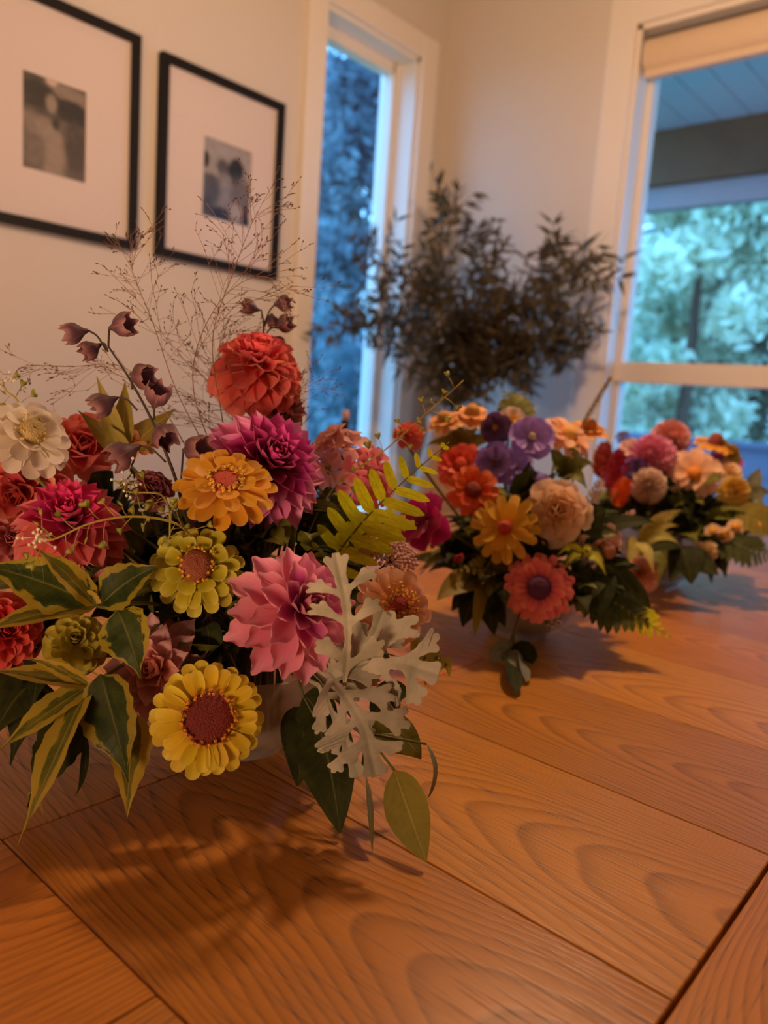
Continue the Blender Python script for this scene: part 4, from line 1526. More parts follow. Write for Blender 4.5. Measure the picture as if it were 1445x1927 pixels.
# purple bell stems
mbell = petal_mat('purple_bell', pc(62, 32, 36), pc(80, 48, 50), pc(112, 72, 64), edge=pc(140, 96, 80), trans=.18, streak=.3)
DB = .545
bells('tall stem of dusky purple nodding bells against the picture wall', 1,
      [at(345, 960, .58), at(330, 900, .555), at(290, 800, DB), at(245, 715, DB), at(204, 652, DB)],
      [(at(204, 652, DB), at(206, 618, DB), face(.92, .22, .3), .021), (at(200, 660, DB), at(166, 622, DB), face(-.92, -.25, .2), .019), (at(203, 662, DB), at(190, 648, DB), face(-.72, -.55, .45), .017),
       (at(249, 733, DB), at(246, 704, DB), face(.85, -.05, .5), .022), (at(258, 772, DB), at(220, 748, DB), face(-.80, -.5, .3), .021), (at(290, 790, DB), at(289, 768, DB), face(.35, .75, .5), .022),
       (at(300, 830, .55), at(296, 800, .55), face(.6, -.5, .6), .023), (at(312, 870, .555), at(262, 838, .555), face(-.7, -.55, .45), .026), (at(340, 920, .56), at(345, 848, .56), face(.8, .15, .5), .026)], mbell)
DB2 = .70
bells('short stem of mauve bells rising behind the coral red dahlia', 1,
      [at(480, 760, .69), at(492, 680, DB2), at(496, 610, DB2), at(492, 592, DB2)],
      [(at(494, 596, DB2), at(488, 584, DB2), face(-.85, .15, .4), .018), (at(497, 610, DB2), at(516, 574, DB2), face(.9, .15, .4), .018), (at(497, 616, DB2), at(512, 590, DB2), face(.2, -.95, .2), .014),
       (at(496, 636, DB2), at(518, 616, DB2), face(.75, .25, .4), .02), (at(494, 650, DB2), at(512, 634, DB2), face(.5, -.5, .5), .018)], mbell)

# airy grasses
panicle('airy grass stalk arching over the picture corner with a long curved stem', 1, [at(400, 850, .60), at(365, 740, .60), at(372, 650, .60), at(420, 560, .60), at(490, 520, .60), at(560, 552, .60)], 30, .050, 3, M_SEED)
panicle('tallest airy grass stalk, its tip crossing the framed couple portrait', 1, [at(420, 800, .62), at(400, 640, .61), at(440, 510, .60), at(470, 430, .60), at(484, 400, .60)], 22, .050, 5, M_SEED, .8, .35)
panicle('airy grass stalk leaning out below the sepia portrait', 1, [at(380, 830, .62), at(330, 730, .61), at(285, 600, .60), at(252, 520, .60), at(245, 470, .60)], 26, .050, 8, M_SEED, 1.0, .35)
panicle('airy grass stalk spreading low across the plain wall by the purple bells', 1, [at(350, 840, .62), at(300, 760, .61), at(230, 690, .61), at(130, 690, .61), at(60, 688, .61)], 16, .045, 11, M_SEED, .6, .25)
panicle('dense airy grass tuft just under the coral red dahlia', 1, [at(470, 850, .68), at(440, 790, .67), at(420, 740, .66), at(400, 690, .66)], 44, .062, 14, M_SEED, 1.2, .05)
panicle('airy grass tuft between the coral red and the magenta dahlia', 1, [at(540, 850, .68), at(540, 800, .68), at(552, 760, .67), at(570, 720, .67)], 30, .045, 17, M_SEED, 1.2, .05)

# heart pod sprigs
M_POD = leaf_mat('heart_pod', pc(128, 122, 40), pc(146, 138, 52), None, pc(170, 160, 80))
M_BUDW = plain('white_buds', pc(214, 200, 150), .6, .05, 60)


def heart_pods(label, b, pts, n, seed, buds=True, ln=.014):
    rr = random.Random(seed)
    c = poly(pts, 8)
    base = base_of(b, c[0])
    t = thing('heart_pod_sprig', label, 'foliage', base)
    k0 = Vector((base.x, base.y, TOP + .085))
    full = poly([base, k0, c[0]], 4)[:-1] + c
    V, F, U = tube_data([p - base for p in full], [.0009 - .0004 * i / len(full) for i in range(len(full))], 6)
    obj('stem', MB().add(V, F, U).mesh('stem', M_STEML, True), t)
    fw = face(0, 0, 1)
    for k in range(n):
        f = .08 + .9 * k / n
        i = min(len(c) - 2, int(f * (len(c) - 1)))
        T = (c[i + 1] - c[i]).normalized()
        S = Matrix.Rotation(k * 2.4 + rr.uniform(-.4, .4), 3, T) @ T.orthogonal().normalized()
        dv = (S + T * .35).normalized()
        e = c[i] + dv * ln * rr.uniform(.8, 1.2)
        st = MB().add(*tube_data([c[i] - base, (c[i] + e) / 2 - base + T * .0006, e - base], .00028, 4))
        o = obj('stalk', st.mesh('stalk', M_STEML, True), t)
        # heart outline, two faces
        N_ = (fw + Vector((rr.uniform(-.8, .8), rr.uniform(-.8, .8), rr.uniform(-.8, .8)))).normalized()
        s2 = dv.cross(N_).normalized()
        n2 = s2.cross(dv)
        q = .0062 * rr.uniform(.85, 1.15)
        out = [(0, 0), (.42, .55), (.52, .85), (.3, 1.05), (0, .88), (-.3, 1.05), (-.52, .85), (-.42, .55)]
        V = [e - base + s2 * (x * q) + dv * (y * q) for x, y in out] + [e - base + dv * (.6 * q) + n2 * (.14 * q), e - base + dv * (.6 * q) - n2 * (.14 * q)]
        F = [(k2, (k2 + 1) % 8, 8) for k2 in range(8)] + [((k2 + 1) % 8, k2, 9) for k2 in range(8)]
        obj('pod', mesh_from('pod', V, F, [(.5 + x * .4, y) for x, y in out] + [(.3, .6), (.7, .6)], M_POD), o)
    if buds:
        m = MB()
        for k in range(18):
            p = c[-1] + Vector((rr.gauss(0, .0045), rr.gauss(0, .0045), rr.gauss(0, .0045)))
            m.add(*ball_data(.0011, 6, 4), None, Matrix.Translation(p - base))
            m.add(*tube_data([c[-2] - base, p - base], .0002, 3, False)[:2])
        obj('bud_cluster', m.mesh('buds', M_BUDW, True), t, None, 'stuff')
    return t


heart_pods('arching sprig of green heart pods in front of the two tone dahlia', 1, [at(370, 1020, .53), at(330, 985, .50), at(250, 972, .485), at(170, 985, .475), at(100, 1015, .47), at(66, 1010, .468)], 22, 4)
heart_pods('sprig of heart pods slanting up past the fern towards the middle bouquet', 1, [at(600, 960, .64), at(640, 905, .64), at(720, 850, .64), at(800, 780, .65), at(872, 716, .66)], 24, 6, False, .011)
heart_pods('little sprig of heart pods rising at the picture edge left of the white zinnia', 1, [at(60, 900, .58), at(40, 770, .57), at(12, 735, .57), at(4, 715, .57)], 9, 9, True, .010)
heart_pods('thin sprig of heart pods beside the wine bloom and purple bells', 1, [at(320, 1010, .54), at(318, 960, .53), at(300, 930, .53), at(240, 925, .525), at(236, 905, .525)], 12, 12, True, .009)

# ferns and silver leaves
fern('yellow green fern frond reaching over the middle of the photo', 1, [at(610, 1075, .59), at(680, 985, .60), at(760, 905, .61), at(845, 832, .62)], .038, 11, L_FERN, nrm=(-.25, .35, .9), lw=.27)
fern('short bright yellow fern tip under the long frond', 1, [at(640, 1040, .60), at(720, 985, .61), at(786, 985, .615)], 0.022, 7, L_FERNY, nrm=(-.1, .5, .85), lw=.55)
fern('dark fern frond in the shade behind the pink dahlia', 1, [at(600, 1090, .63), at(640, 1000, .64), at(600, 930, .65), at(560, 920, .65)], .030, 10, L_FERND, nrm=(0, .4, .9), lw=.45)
lobed_leaf('silver lobed leaf standing upright over the pink dahlia rim', 1, [at(648, 1290, .50), at(655, 1200, .475), at(650, 1130, .468), at(638, 1072, .468)], .044, L_SILVER, (.1, .05, 1), 3, 2)
lobed_leaf('silver lobed leaf reaching sideways under the peach zinnia', 1, [at(640, 1290, .52), at(690, 1262, .495), at(750, 1248, .49), at(800, 1262, .49)], .056, L_SILVER, (0, .35, .95), 3, 5)
lobed_leaf('silver lobed leaf pointing up at the peach zinnia petals', 1, [at(640, 1310, .525), at(668, 1262, .50), at(690, 1222, .495), at(712, 1172, .495)], .040, L_SILVER, (.1, .1, 1), 3, 7)
lobed_leaf('silver lobed leaf hanging down over the dark hanging leaves', 1, [at(610, 1260, .52), at(650, 1310, .485), at(685, 1370, .475), at(700, 1430, .475)], .050, L_SILVER, (.1, .25, 1), 4, 11)
lobed_leaf('small silver lobed leaf tucked lowest behind the hanging one', 1, [at(600, 1290, .53), at(640, 1370, .50), at(668, 1440, .495)], .040, L_SILVER, (0, .2, 1), 3, 13)

cluster('yarrow', 'dusty pink yarrow head under the fern frond', 1, 742, 1046, .61, 36, (.35, .35, .85), (186, 140, 120), 74, .12, .35, ell=1.3)
cluster('yarrow', 'small dusty pink yarrow head between pink dahlia and fern', 1, 697, 1030, .60, 20, (.1, .2, .95), (176, 128, 106), 34, .16, .35)
cluster('yarrow', 'pale yarrow head pressed against the peach zinnia', 1, 700, 1118, .57, 20, (.1, .2, .95), (170, 120, 96), 34, .16, .35)
cluster('wax_flower', 'cream wax flower buds in the shade behind the fern', 1, 610, 985, .66, 42, (.2, .4, .9), (180, 140, 96), 40, .14, .5)

# leaves at the picture's lower edge
def lf(x, y, d, **k):
    k['p'] = at(x, y, d)
    while k['p'].z < TOP + .004:      # keep tips above the table top
        d -= .002
        k['p'] = at(x, y, d)
    if 's' in k:
        k['s'] = at(*k['s'])
        k['s'].z = max(k['s'].z, TOP + .006)
    if 'n' in k:
        k['n'] = face(*k['n'])
    return k


sprig('variegated_sprig', 'upper sprig of pointed green leaves with yellow margins below the two tone dahlia', 1, at(180, 1140, .50),
      [lf(-40, 1062, .47, w=.036, n=(0, .5, .9)), lf(62, 1030, .475, w=.018, m=L_VARY, n=(.6, .5, .6)), lf(-60, 1196, .455, w=.018, m=L_VARY, n=(0, .8, .6)), lf(296, 1066, .50, w=.030, n=(-.2, .4, .9), s=(190, 1138, .50)),
       lf(266, 1278, .485, w=.036, s=(222, 1150, .495), n=(-.1, .2, 1)), lf(150, 1120, .495, w=.010, m=L_VARY)], L_VAR, .03, shape='lance', serr=.05, wave=.05, nl=14, bowz=.006)
sprig('variegated_sprig', 'lower sprig of drooping pointed leaves with yellow margins reaching the table', 1, at(168, 1290, .505),
      [lf(52, 1238, .49, w=.010, m=L_VARY), lf(-10, 1420, .47, w=.022, m=L_VARY, n=(-.4, .5, .8)), lf(36, 1590, .478, w=.028, m=L_VARY, n=(-.5, .3, .8), bow=(.004, -.004, .006)), lf(52, 1520, .492, w=.030, m=L_DARK, n=(.3, .3, .9), s=(150, 1330, .505)),
       lf(242, 1472, .482, w=.040, n=(-.15, .2, 1), s=(190, 1270, .50)), lf(238, 1540, .497, w=.026, m=L_VARY, s=(250, 1340, .51), n=(.4, .2, .9)), lf(-30, 1262, .48, w=.016, m=L_VARY, n=(0, .8, .5))], L_VAR, .03, shape='lance', serr=.05, wave=.05, nl=14, bowz=.004)
sprig('green_sprig', 'dark pointed leaves at the picture edge beneath the red coral dahlia', 1, at(80, 1280, .53), [lf(-20, 1400, .50, w=.040, n=(0, .2, 1)), lf(20, 1440, .51, w=.03, n=(.1, .2, 1)), lf(60, 1340, .505, w=.02)], L_DARK, .03, shape='lance')
sprig('dry_tendril', 'thin dark curled blade hanging behind the drooping variegated leaves', 1, at(160, 1380, .54), [lf(140, 1500, .545, w=.006, bow=(.012, 0, -.004)), lf(88, 1556, .505, w=.003, m=L_VARY, s=(50, 1530, .50)),], L_DARK, .01, shape='lance', stem_r=.0006)
sprig('glossy_sprig', 'hanging sprig of glossy oval leaves, lowest leaf almost touching the table', 1, at(690, 1380, .515),
      [lf(802, 1622, .490, w=.031, s=(742, 1450, .495), n=(-.35, .15, .95), m=L_OLIVE, bow=(0, 0, 0)), lf(804, 1388 + 115, .505, w=.014, s=(802, 1400, .52), n=(.9, .1, .3), bow=tuple(RX * .010)), lf(700, 1605, .515, w=.013, s=(682, 1440, .52), n=(.8, .1, .5), m=L_MID),
       lf(792, 1428, .525, w=.030, s=(700, 1390, .52), n=(.1, .7, .6), m=L_MID), lf(770, 1310, .54, w=.02, s=(700, 1350, .53), n=(.2, .6, .6), m=L_DARK)], L_MID, .03, fold=.12, wave=.01, nl=12)
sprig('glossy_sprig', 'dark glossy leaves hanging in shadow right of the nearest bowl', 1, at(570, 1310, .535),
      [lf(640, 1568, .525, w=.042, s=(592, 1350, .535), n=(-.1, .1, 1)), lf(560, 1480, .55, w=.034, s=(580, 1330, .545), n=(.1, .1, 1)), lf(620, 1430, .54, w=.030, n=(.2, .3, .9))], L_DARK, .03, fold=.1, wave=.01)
sprig('trailing_sprig', 'tiny leaved sprig trailing beside the silver leaves towards the bare table', 1, at(760, 1240, .57),
      [lf(790, 1236, .575, w=.008, s=(775, 1232, .57)), lf(806, 1262, .575, w=.008, s=(790, 1250, .57)), lf(826, 1256, .578, w=.008, s=(812, 1254, .575)), lf(846, 1274, .58, w=.009, s=(828, 1262, .577)), lf(800, 1290, .58, w=.008, s=(805, 1270, .575))], L_OLIVE, .008, nl=6, stem_r=.0006)
sprig('green_sprig', 'upright olive green leaves behind the purple bells and tan zinnia', 1, at(230, 860, .61),
      [lf(182, 708, .60, w=.016), lf(146, 772, .60, w=.014), lf(236, 716, .62, w=.018), lf(330, 770, .64, w=.022), lf(202, 800, .60, w=.018)], L_OLIVE, .018, shape='lance', bowz=.004)


def filler(b, n, rad, zlo, zhi, mat_list, label, group, W, L_, seed, front=0.0, right=0.0):
    """leafy sprigs deep between the blooms"""
    rr = random.Random(seed)
    c = BOWLS[b]
    fwd = -face(0, 0, 1)
    for k in range(n):
        a = k * 2.39996
        f = math.sqrt((k + .5) / n)
        z = zlo + (zhi - zlo) * (1 - f * f) * rr.uniform(.75, 1.05)
        node = c + Vector((rad * f * math.cos(a), rad * f * math.sin(a), z)) + fwd * front + face(1, 0, 0) * right
        lv = []
        out = Vector((math.cos(a) * f, math.sin(a) * f, .35)).normalized()
        for q in range(7):
            dv = (out + Vector((rr.uniform(-1, 1), rr.uniform(-1, 1), rr.uniform(-.9, .8)))).normalized()
            lv.append(dict(p=node + dv * L_ * rr.uniform(.6, 1.1) - out * L_ * .15, s=node - out * L_ * (.1 + .12 * q) * .6, w=W * rr.uniform(.7, 1.2), n=Vector((rr.uniform(-.5, .5), rr.uniform(-.9, 0), 1)).normalized(), m=mat_list[(k + q) % len(mat_list)], nl=7))
        sprig('filler_sprig', label, b, node, lv, mat_list[k % len(mat_list)], W, group=group, shape='ovate' if k % 2 else 'lance')


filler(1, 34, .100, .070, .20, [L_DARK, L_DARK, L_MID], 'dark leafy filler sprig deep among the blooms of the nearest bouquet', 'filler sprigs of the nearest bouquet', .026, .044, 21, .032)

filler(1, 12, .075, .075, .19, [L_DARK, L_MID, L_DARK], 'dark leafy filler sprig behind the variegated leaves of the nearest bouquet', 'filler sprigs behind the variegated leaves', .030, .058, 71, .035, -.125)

# ================================================================== bouquet two (middle)
LOD = (4, 3)
zinnia('plain yellow zinnia with a small red eye in the middle bouquet', 2, 950, 993, .845, 60, (-.10, .18, .97), ((206, 140, 20), (218, 164, 34), (222, 170, 50)), [(14, 1.0, 0, .78), (8, .7, 12, .8)], ((150, 50, 24), .20, .25), None, LOD)
zinnia('coral red bloom with a dark purple eye hanging over the middle bowl', 2, 1014, 1106, .83, 61, (.05, .05, 1), ((120, 34, 60), (186, 76, 66), (206, 104, 84)), [(22, 1.0, -6, .95), (20, .88, 4, .95), (16, .72, 14, .9)], ((64, 16, 44), .34, .25, (90, 24, 54)), None, LOD, edge=(214, 120, 92))
zinnia('orange zinnia above the orange one facing the viewer, middle bouquet', 2, 868, 876, .96, 44, (-.1, .35, .9), ((190, 60, 26), (206, 76, 44), (210, 90, 60)), [(14, 1.0, 0, 1), (10, .8, 22, 1), (8, .6, 45, 1)], ((170, 50, 20), .3, .3), None, LOD)
zinnia('deep orange zinnia directly above the yellow zinnia, middle bouquet', 2, 890, 922, .88, 46, (.1, .25, .95), ((170, 56, 10), (196, 80, 24), (204, 92, 40)), [(13, 1.0, -2, .9), (9, .7, 20, .9)], ((110, 34, 10), .3, .2), None, LOD)
zinnia('peach zinnia in side view at the top of the middle bouquet', 2, 1070, 818, .98, 50, (.55, .75, .45), ((206, 130, 70), (222, 160, 104), (226, 172, 122)), [(18, 1.0, -6, 1), (12, .8, 10, 1)], ((190, 130, 50), .3, .25), None, LOD)
zinnia('amber zinnia seen edge on beside the spike of the middle bouquet', 2, 1108, 806, 1.04, 36, (.2, .95, .3), ((180, 100, 20), (204, 134, 40), (206, 140, 50)), [(14, 1.0, -4, 1), (9, .7, 12, 1)], ((150, 80, 20), .35, .4), None, LOD)
zinnia('pale orange zinnia on top, left one of the two, middle bouquet', 2, 836, 790, .99, 34, (-.2, .9, .45), ((206, 130, 50), (220, 156, 76), (226, 166, 96)), [(13, 1.0, -10, 1), (8, .7, 10, 1)], ((160, 110, 40), .35, .4), None, LOD)
zinnia('pale orange zinnia on top, right one of the two, middle bouquet', 2, 888, 780, 1.0, 40, (.15, .92, .40), ((206, 130, 50), (222, 156, 80), (228, 170, 100)), [(15, 1.0, -6, 1), (9, .7, 12, 1)], ((160, 110, 40), .35, .4), None, LOD)
zinnia('peach petalled bloom low between the leaves of the middle bouquet', 2, 1140, 1035, .88, 48, (.45, -.35, .8), ((190, 130, 90), (214, 156, 116), (222, 172, 136)), [(12, 1.0, -25, .9)], ((120, 70, 40), .3, .35), None, LOD)
dahlia('cream ruffled lisianthus beside the yellow zinnia', 2, 1048, 965, .865, 60, (.15, .15, .95), ((196, 140, 76), (214, 172, 110), (220, 184, 132)), ((200, 150, 80), (210, 164, 96), (216, 176, 116)), N_=24, joined=4, lod=(5, 4), cup=.7, wf=.95, shape='broad', e1=12, ruffle=.10, lmin=.5, name='lisianthus')
dahlia('blush half of a ruffled bloom tucked behind the cream lisianthus', 2, 1012, 966, .94, 34, (-.3, .1, .9), ((190, 130, 92), (204, 150, 112), (210, 160, 124)), ((190, 120, 80), (200, 140, 100), (206, 150, 110)), N_=16, joined=4, lod=LOD, cup=.7, wf=.95, shape='broad', ruffle=.08, name='lisianthus')
dahlia('magenta trumpet bloom at the left flank of the middle bouquet', 2, 806, 985, .84, 56, (-.62, .2, .70), ((120, 10, 60), (160, 26, 76), (170, 40, 92)), ((110, 8, 50), (140, 16, 64), (150, 20, 70)), N_=10, joined=0, lod=(5, 4), cup=.5, wf=1.1, shape='broad', e0=40, e1=10, lmin=.7, ruffle=.06, name='petunia')
dahlia('small round pink bud at the lower left of the middle bouquet', 2, 866, 1053, .85, 13, (-.2, .3, .9), ((170, 60, 56), (190, 80, 70), (196, 90, 80)), ((160, 50, 50), (176, 60, 60), (190, 76, 66)), N_=22, joined=22, name='flower_bud', cup=.9, wf=.9, e1=30)
dahlia('coral snapdragon head rising left of the pale orange zinnias', 2, 768, 818, .90, 30, (-.1, .7, .7), ((190, 80, 50), (206, 100, 70), (212, 116, 86)), ((180, 70, 50), (196, 86, 60), (206, 100, 76)), N_=22, joined=4, lod=LOD, cup=.9, wf=.9, shape='broad', name='snapdragon')


def larkspur(label, px, py, d, rpx, fc, cols, b=2, n=5, eye=(214, 190, 150), rows=2):
    R = rpx / FPX * d
    t, H = head('larkspur', label, b, px, py, d, fc)
    mt = petal_mat('larkspur', *[pc(*c) for c in cols])
    for ri in range(rows):
        for k in range(n):
            obj('petal', petal_mesh(mt, (label, ri), round(R * (1 - .25 * ri), 5), round(R * 1.05, 5), 'broad', .3, -.25, 4, 4, ruffle=.05, tip=.12), t,
                H @ loc_m(6.283 * (k + .5 * ri) / n, .06 * R, .06 * R * ri, .22 + .25 * ri))
    m = MB()
    for k in range(10):
        a = k * 2.4
        m.add(*petal_data(R * .3, R * .2, 'round', .6, .6, 2, 2), loc_m(a, .02 * R, .12 * R, 1.0 - .05 * k))
    obj('bee', m.mesh('eye', petal_mat('larkspur_eye', *[pc(*eye)] * 3), True), t, H)
    return t


larkspur('violet larkspur floret with a pale eye, topmost violet bloom of the middle bouquet', 1000, 826, .93, 42, (.1, .35, .93), ((120, 86, 116), (134, 98, 142), (144, 108, 150)))
larkspur('violet larkspur floret beside the orange zinnias', 934, 872, .93, 40, (-.25, .2, .95), ((104, 74, 108), (126, 92, 138), (140, 106, 146)), eye=(150, 110, 80))
larkspur('violet larkspur floret drooping onto the cream lisianthus', 1004, 918, .92, 42, (.2, .75, .6), ((100, 70, 104), (120, 88, 134), (134, 100, 144)), eye=(120, 80, 70))
larkspur('lavender larkspur floret between the other violet florets', 968, 880, .95, 36, (.1, .3, .95), ((140, 108, 130), (154, 120, 150), (166, 132, 156)), eye=(150, 110, 90))
larkspur('purple pansy with a cream top at the crown of the middle bouquet', 934, 806, .97, 30, (-.2, .1, .95), ((90, 50, 60), (80, 46, 70), (92, 60, 80)), eye=(220, 170, 60))
larkspur('cream pansy with a yellow eye beside the purple pansy', 964, 790, .98, 26, (.2, .5, .85), ((200, 150, 70), (206, 170, 120), (210, 180, 140)), eye=(220, 160, 40))
plume('astilbe', 'cream feathery spike at the right of the cream lisianthus', 2, at(1095, 985, .95), at(1128, 908, .97), .010, ((190, 150, 110), (206, 170, 130), (214, 182, 146)), 90)
plume('astilbe', 'short cream feathery spike among the leaves right of the middle bouquet', 2, at(1150, 1000, .95), at(1190, 965, .96), .008, ((180, 140, 100), (196, 160, 120), (204, 172, 136)), 60)
plume('grass_spike', 'slim green grass spike leaning to the window, top of the middle bouquet', 2, at(1096, 800, 1.02), at(1148, 712, 1.04), .0045, ((96, 78, 34), (120, 96, 44), (130, 108, 54)), 110, 'grass', .5)
fern('green fern tip standing behind the pansies', 2, [at(985, 800, 1.02), at(972, 768, 1.03), at(948, 735, 1.04)], .028, 8, L_MID, joined=False, lw=.5)
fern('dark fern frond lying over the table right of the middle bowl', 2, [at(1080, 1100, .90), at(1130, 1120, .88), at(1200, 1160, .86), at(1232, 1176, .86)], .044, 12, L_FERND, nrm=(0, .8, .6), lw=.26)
fern('yellow green fern tip trailing on the table beside the dark frond', 2, [at(1150, 1120, .89), at(1215, 1170, .86), at(1262, 1198, .85)], .026, 8, L_FERN, nrm=(0, .7, .7), lw=.45)
fern('small fern frond left of the coral red bloom', 2, [at(960, 1080, .90), at(910, 1068, .86), at(862, 1072, .84)], .022, 10, L_OLIVE, nrm=(0, .6, .8), lw=.5)
sprig('broadleaf_sprig', 'two broad dark green leaves right of the cream lisianthus', 2, at(1092, 1022, .90), [lf(1140, 962, .87, w=.044, n=(-.3, .3, .9), s=(1075, 1030, .89)), lf(1232, 984, .88, w=.026, n=(0, .8, .6)), lf(1066, 1042, .87, w=.03, n=(0, .5, .9))], L_DARK, .04)
sprig('lime_sprig', 'narrow lime green forked leaves above the dark hanging leaves', 2, at(1098, 1044, .87), [lf(1046, 1050, .85, w=.012, s=(1095, 1040, .865)), lf(1052, 1086, .85, w=.014), lf(1140, 1084, .85, w=.018), lf(1112, 1050, .86, w=.012)], L_LIME, .014, shape='lance')
sprig('broadleaf_sprig', 'drooping dark leaves at the right flank of the middle bouquet', 2, at(1120, 1080, .88), [lf(1224, 1146, .86, w=.034, n=(0, .6, .8), bow=(0, 0, .018)), lf(1130, 1160, .85, w=.04, n=(0, .2, 1)), lf(1090, 1150, .85, w=.034, n=(-.2, .2, 1)), lf(1165, 1120, .87, w=.03)], L_DARK, .036)
sprig('olive_leaf_sprig', 'pale olive leaves hanging at the left of the middle bowl', 2, at(905, 1096, .87), [lf(822, 1130, .83, w=.030, n=(0, .6, .8)), lf(892, 1200, .84, w=.020, n=(.5, .1, .9)), lf(850, 1100, .85, w=.022)], L_OLIVE, .028)
sprig('eucalyptus', 'eucalyptus twig with round grey leaves hanging to the table', 2, at(966, 1190, .855), [lf(926, 1246, .845, w=.024, s=(962, 1238, .852), n=(0, .4, .9), shape='disc'), lf(1002, 1250, .845, w=.024, s=(966, 1240, .852), n=(.3, .3, .9), shape='disc', m=L_DARK), lf(976, 1268, .842, w=.02, s=(944, 1272, .846), n=(0, .7, .7), shape='disc'),
      lf(970, 1306, .842, w=.022, s=(944, 1286, .846), n=(.2, .3, .9), shape='disc', m=L_DARK), lf(990, 1284, .845, w=.018, s=(964, 1280, .85), shape='disc', n=(.4, .3, .8))], L_GREY, .02)
sprig('green_sprig', 'mid green pointed leaves under the peach zinnia at the top of the middle bouquet', 2, at(1060, 900, .97), [lf(1090, 838, .96, w=.018), lf(1030, 848, .96, w=.018), lf(1118, 876, .95, w=.02), lf(1104, 920, .94, w=.022), lf(1040, 886, .95, w=.02), lf(1078, 860, .97, w=.016)], L_MID, .02, shape='lance')
sprig('green_sprig', 'olive leaves between the pale orange and orange zinnias of the middle bouquet', 2, at(870, 850, 1.0), [lf(830, 824, .99, w=.02), lf(850, 800, .99, w=.018), lf(900, 810, .98, w=.02), lf(930, 836, .98, w=.02), lf(824, 860, .98, w=.022), lf(800, 840, 1.0, w=.016)], L_OLIVE, .02, shape='lance')
sprig('broadleaf_sprig', 'broad drooping leaves hiding the rim of the farthest bowl', 3, at(1215, 1040, 1.18), [lf(1180, 1090, 1.15, w=.036, n=(0, .2, 1)), lf(1240, 1100, 1.15, w=.036, n=(.1, .2, 1)), lf(1270, 1080, 1.16, w=.03, n=(.2, .3, .9)), lf(1210, 1070, 1.14, w=.03, n=(0, .3, 1))], L_MID, .034)
sprig('broadleaf_sprig', 'dark drooping leaves hiding the left rim of the middle bowl', 2, at(900, 1120, .88), [lf(870, 1180, .85, w=.032, n=(-.2, .2, 1)), lf(930, 1196, .85, w=.030, n=(.1, .2, 1)), lf(850, 1150, .86, w=.026, n=(-.3, .3, .9)), lf(950, 1180, .855, w=.026, n=(.1, .2, 1))], L_DARK, .03)
cluster('wax_flower', 'cream waxy bud cluster between fern frond and magenta bloom', 2, 800, 1000, .93, 40, (-.2, .5, .85), (120, 90, 50), 40, .14, .5)
cluster('wax_flower', 'small white bud sprig by the coral red bloom rim', 2, 1044, 1172, .86, 16, (.3, .1, .9), (170, 140, 110), 14, .2, .5)
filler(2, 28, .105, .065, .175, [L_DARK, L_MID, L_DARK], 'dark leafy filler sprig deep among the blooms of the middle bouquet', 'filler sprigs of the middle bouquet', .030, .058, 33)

# ================================================================== bouquet three (farthest)
dahlia('peach pink pompon dahlia, topmost bloom of the farthest bouquet', 3, 1262, 822, 1.32, 46, (.1, .45, .9), ((196, 130, 110), (206, 142, 120), (212, 152, 130)), ((196, 120, 90), (206, 136, 104), (210, 144, 112)), N_=110, joined=40, all_joined=True, cup=.8, wf=.6, e1=-60, name='dahlia')
dahlia('pink pompon dahlia in the middle of the farthest bouquet', 3, 1226, 856, 1.26, 52, (-.15, .35, .9), ((186, 100, 104), (198, 116, 118), (206, 130, 130)), ((180, 96, 100), (192, 106, 110), (200, 116, 120)), N_=110, joined=40, all_joined=True, cup=.8, wf=.55, e1=-50, name='dahlia')
dahlia('cream white pompon dahlia low in the farthest bouquet', 3, 1220, 912, 1.22, 42, (0, .2, .97), ((206, 168, 124), (220, 188, 146), (226, 198, 160)), ((210, 170, 120), (220, 186, 140), (226, 194, 150)), N_=110, joined=40, all_joined=True, cup=.9, wf=.6, e1=-60, name='dahlia')
zinnia('peach zinnia with an orange eye, farthest bouquet', 3, 1306, 891, 1.24, 46, (.15, .30, .95), ((206, 140, 80), (222, 166, 112), (226, 174, 124)), [(11, 1.0, -2, 1.0), (7, .7, 14, .9)], ((190, 110, 30), .24, .25), None, LOD)
zinnia('rusty yellow zinnia seen edge on against the window, farthest bouquet', 3, 1346, 832, 1.30, 34, (.25, .93, .3), ((160, 90, 20), (196, 130, 30), (206, 146, 40)), [(13, 1.0, -6, 1)], ((110, 44, 20), .35, .4), None, LOD)
zinnia('olive yellow zinnia turned away next to the rusty yellow one', 3, 1376, 848, 1.30, 26, (.6, .6, -.5), ((130, 100, 20), (150, 120, 26), (160, 130, 36)), [(12, 1.0, -6, 1)], ((90, 80, 30), .4, .4), None, LOD)
dahlia('yellow button chrysanthemum right of the peach zinnia', 3, 1382, 922, 1.25, 34, (.2, .35, .9), ((160, 120, 30), (180, 140, 44), (186, 150, 60)), ((150, 106, 24), (170, 126, 34), (180, 136, 44)), N_=80, joined=30, all_joined=True, cup=.6, wf=.5, e1=-40, name='chrysanthemum')
dahlia('pale yellow bloom above the yellow button chrysanthemum', 3, 1372, 888, 1.28, 24, (.1, .5, .85), ((206, 170, 110), (216, 180, 120), (222, 190, 134)), ((200, 160, 90), (210, 170, 100), (216, 180, 116)), N_=40, joined=14, all_joined=True, cup=.6, wf=.6, e1=-20, name='chrysanthemum')
zinnia('small magenta bloom behind the pale yellow bloom, farthest bouquet', 3, 1366, 870, 1.32, 30, (.3, .6, .7), ((120, 20, 70), (140, 30, 84), (150, 44, 96)), [(10, 1.0, 0, 1)], ((180, 120, 60), .3, .3), None, LOD)
plume('celosia', 'crimson plume on the left of the farthest bouquet', 3, at(1148, 925, 1.22), at(1166, 856, 1.24), .020, ((130, 20, 30), (156, 34, 44), (164, 46, 54)), 130)
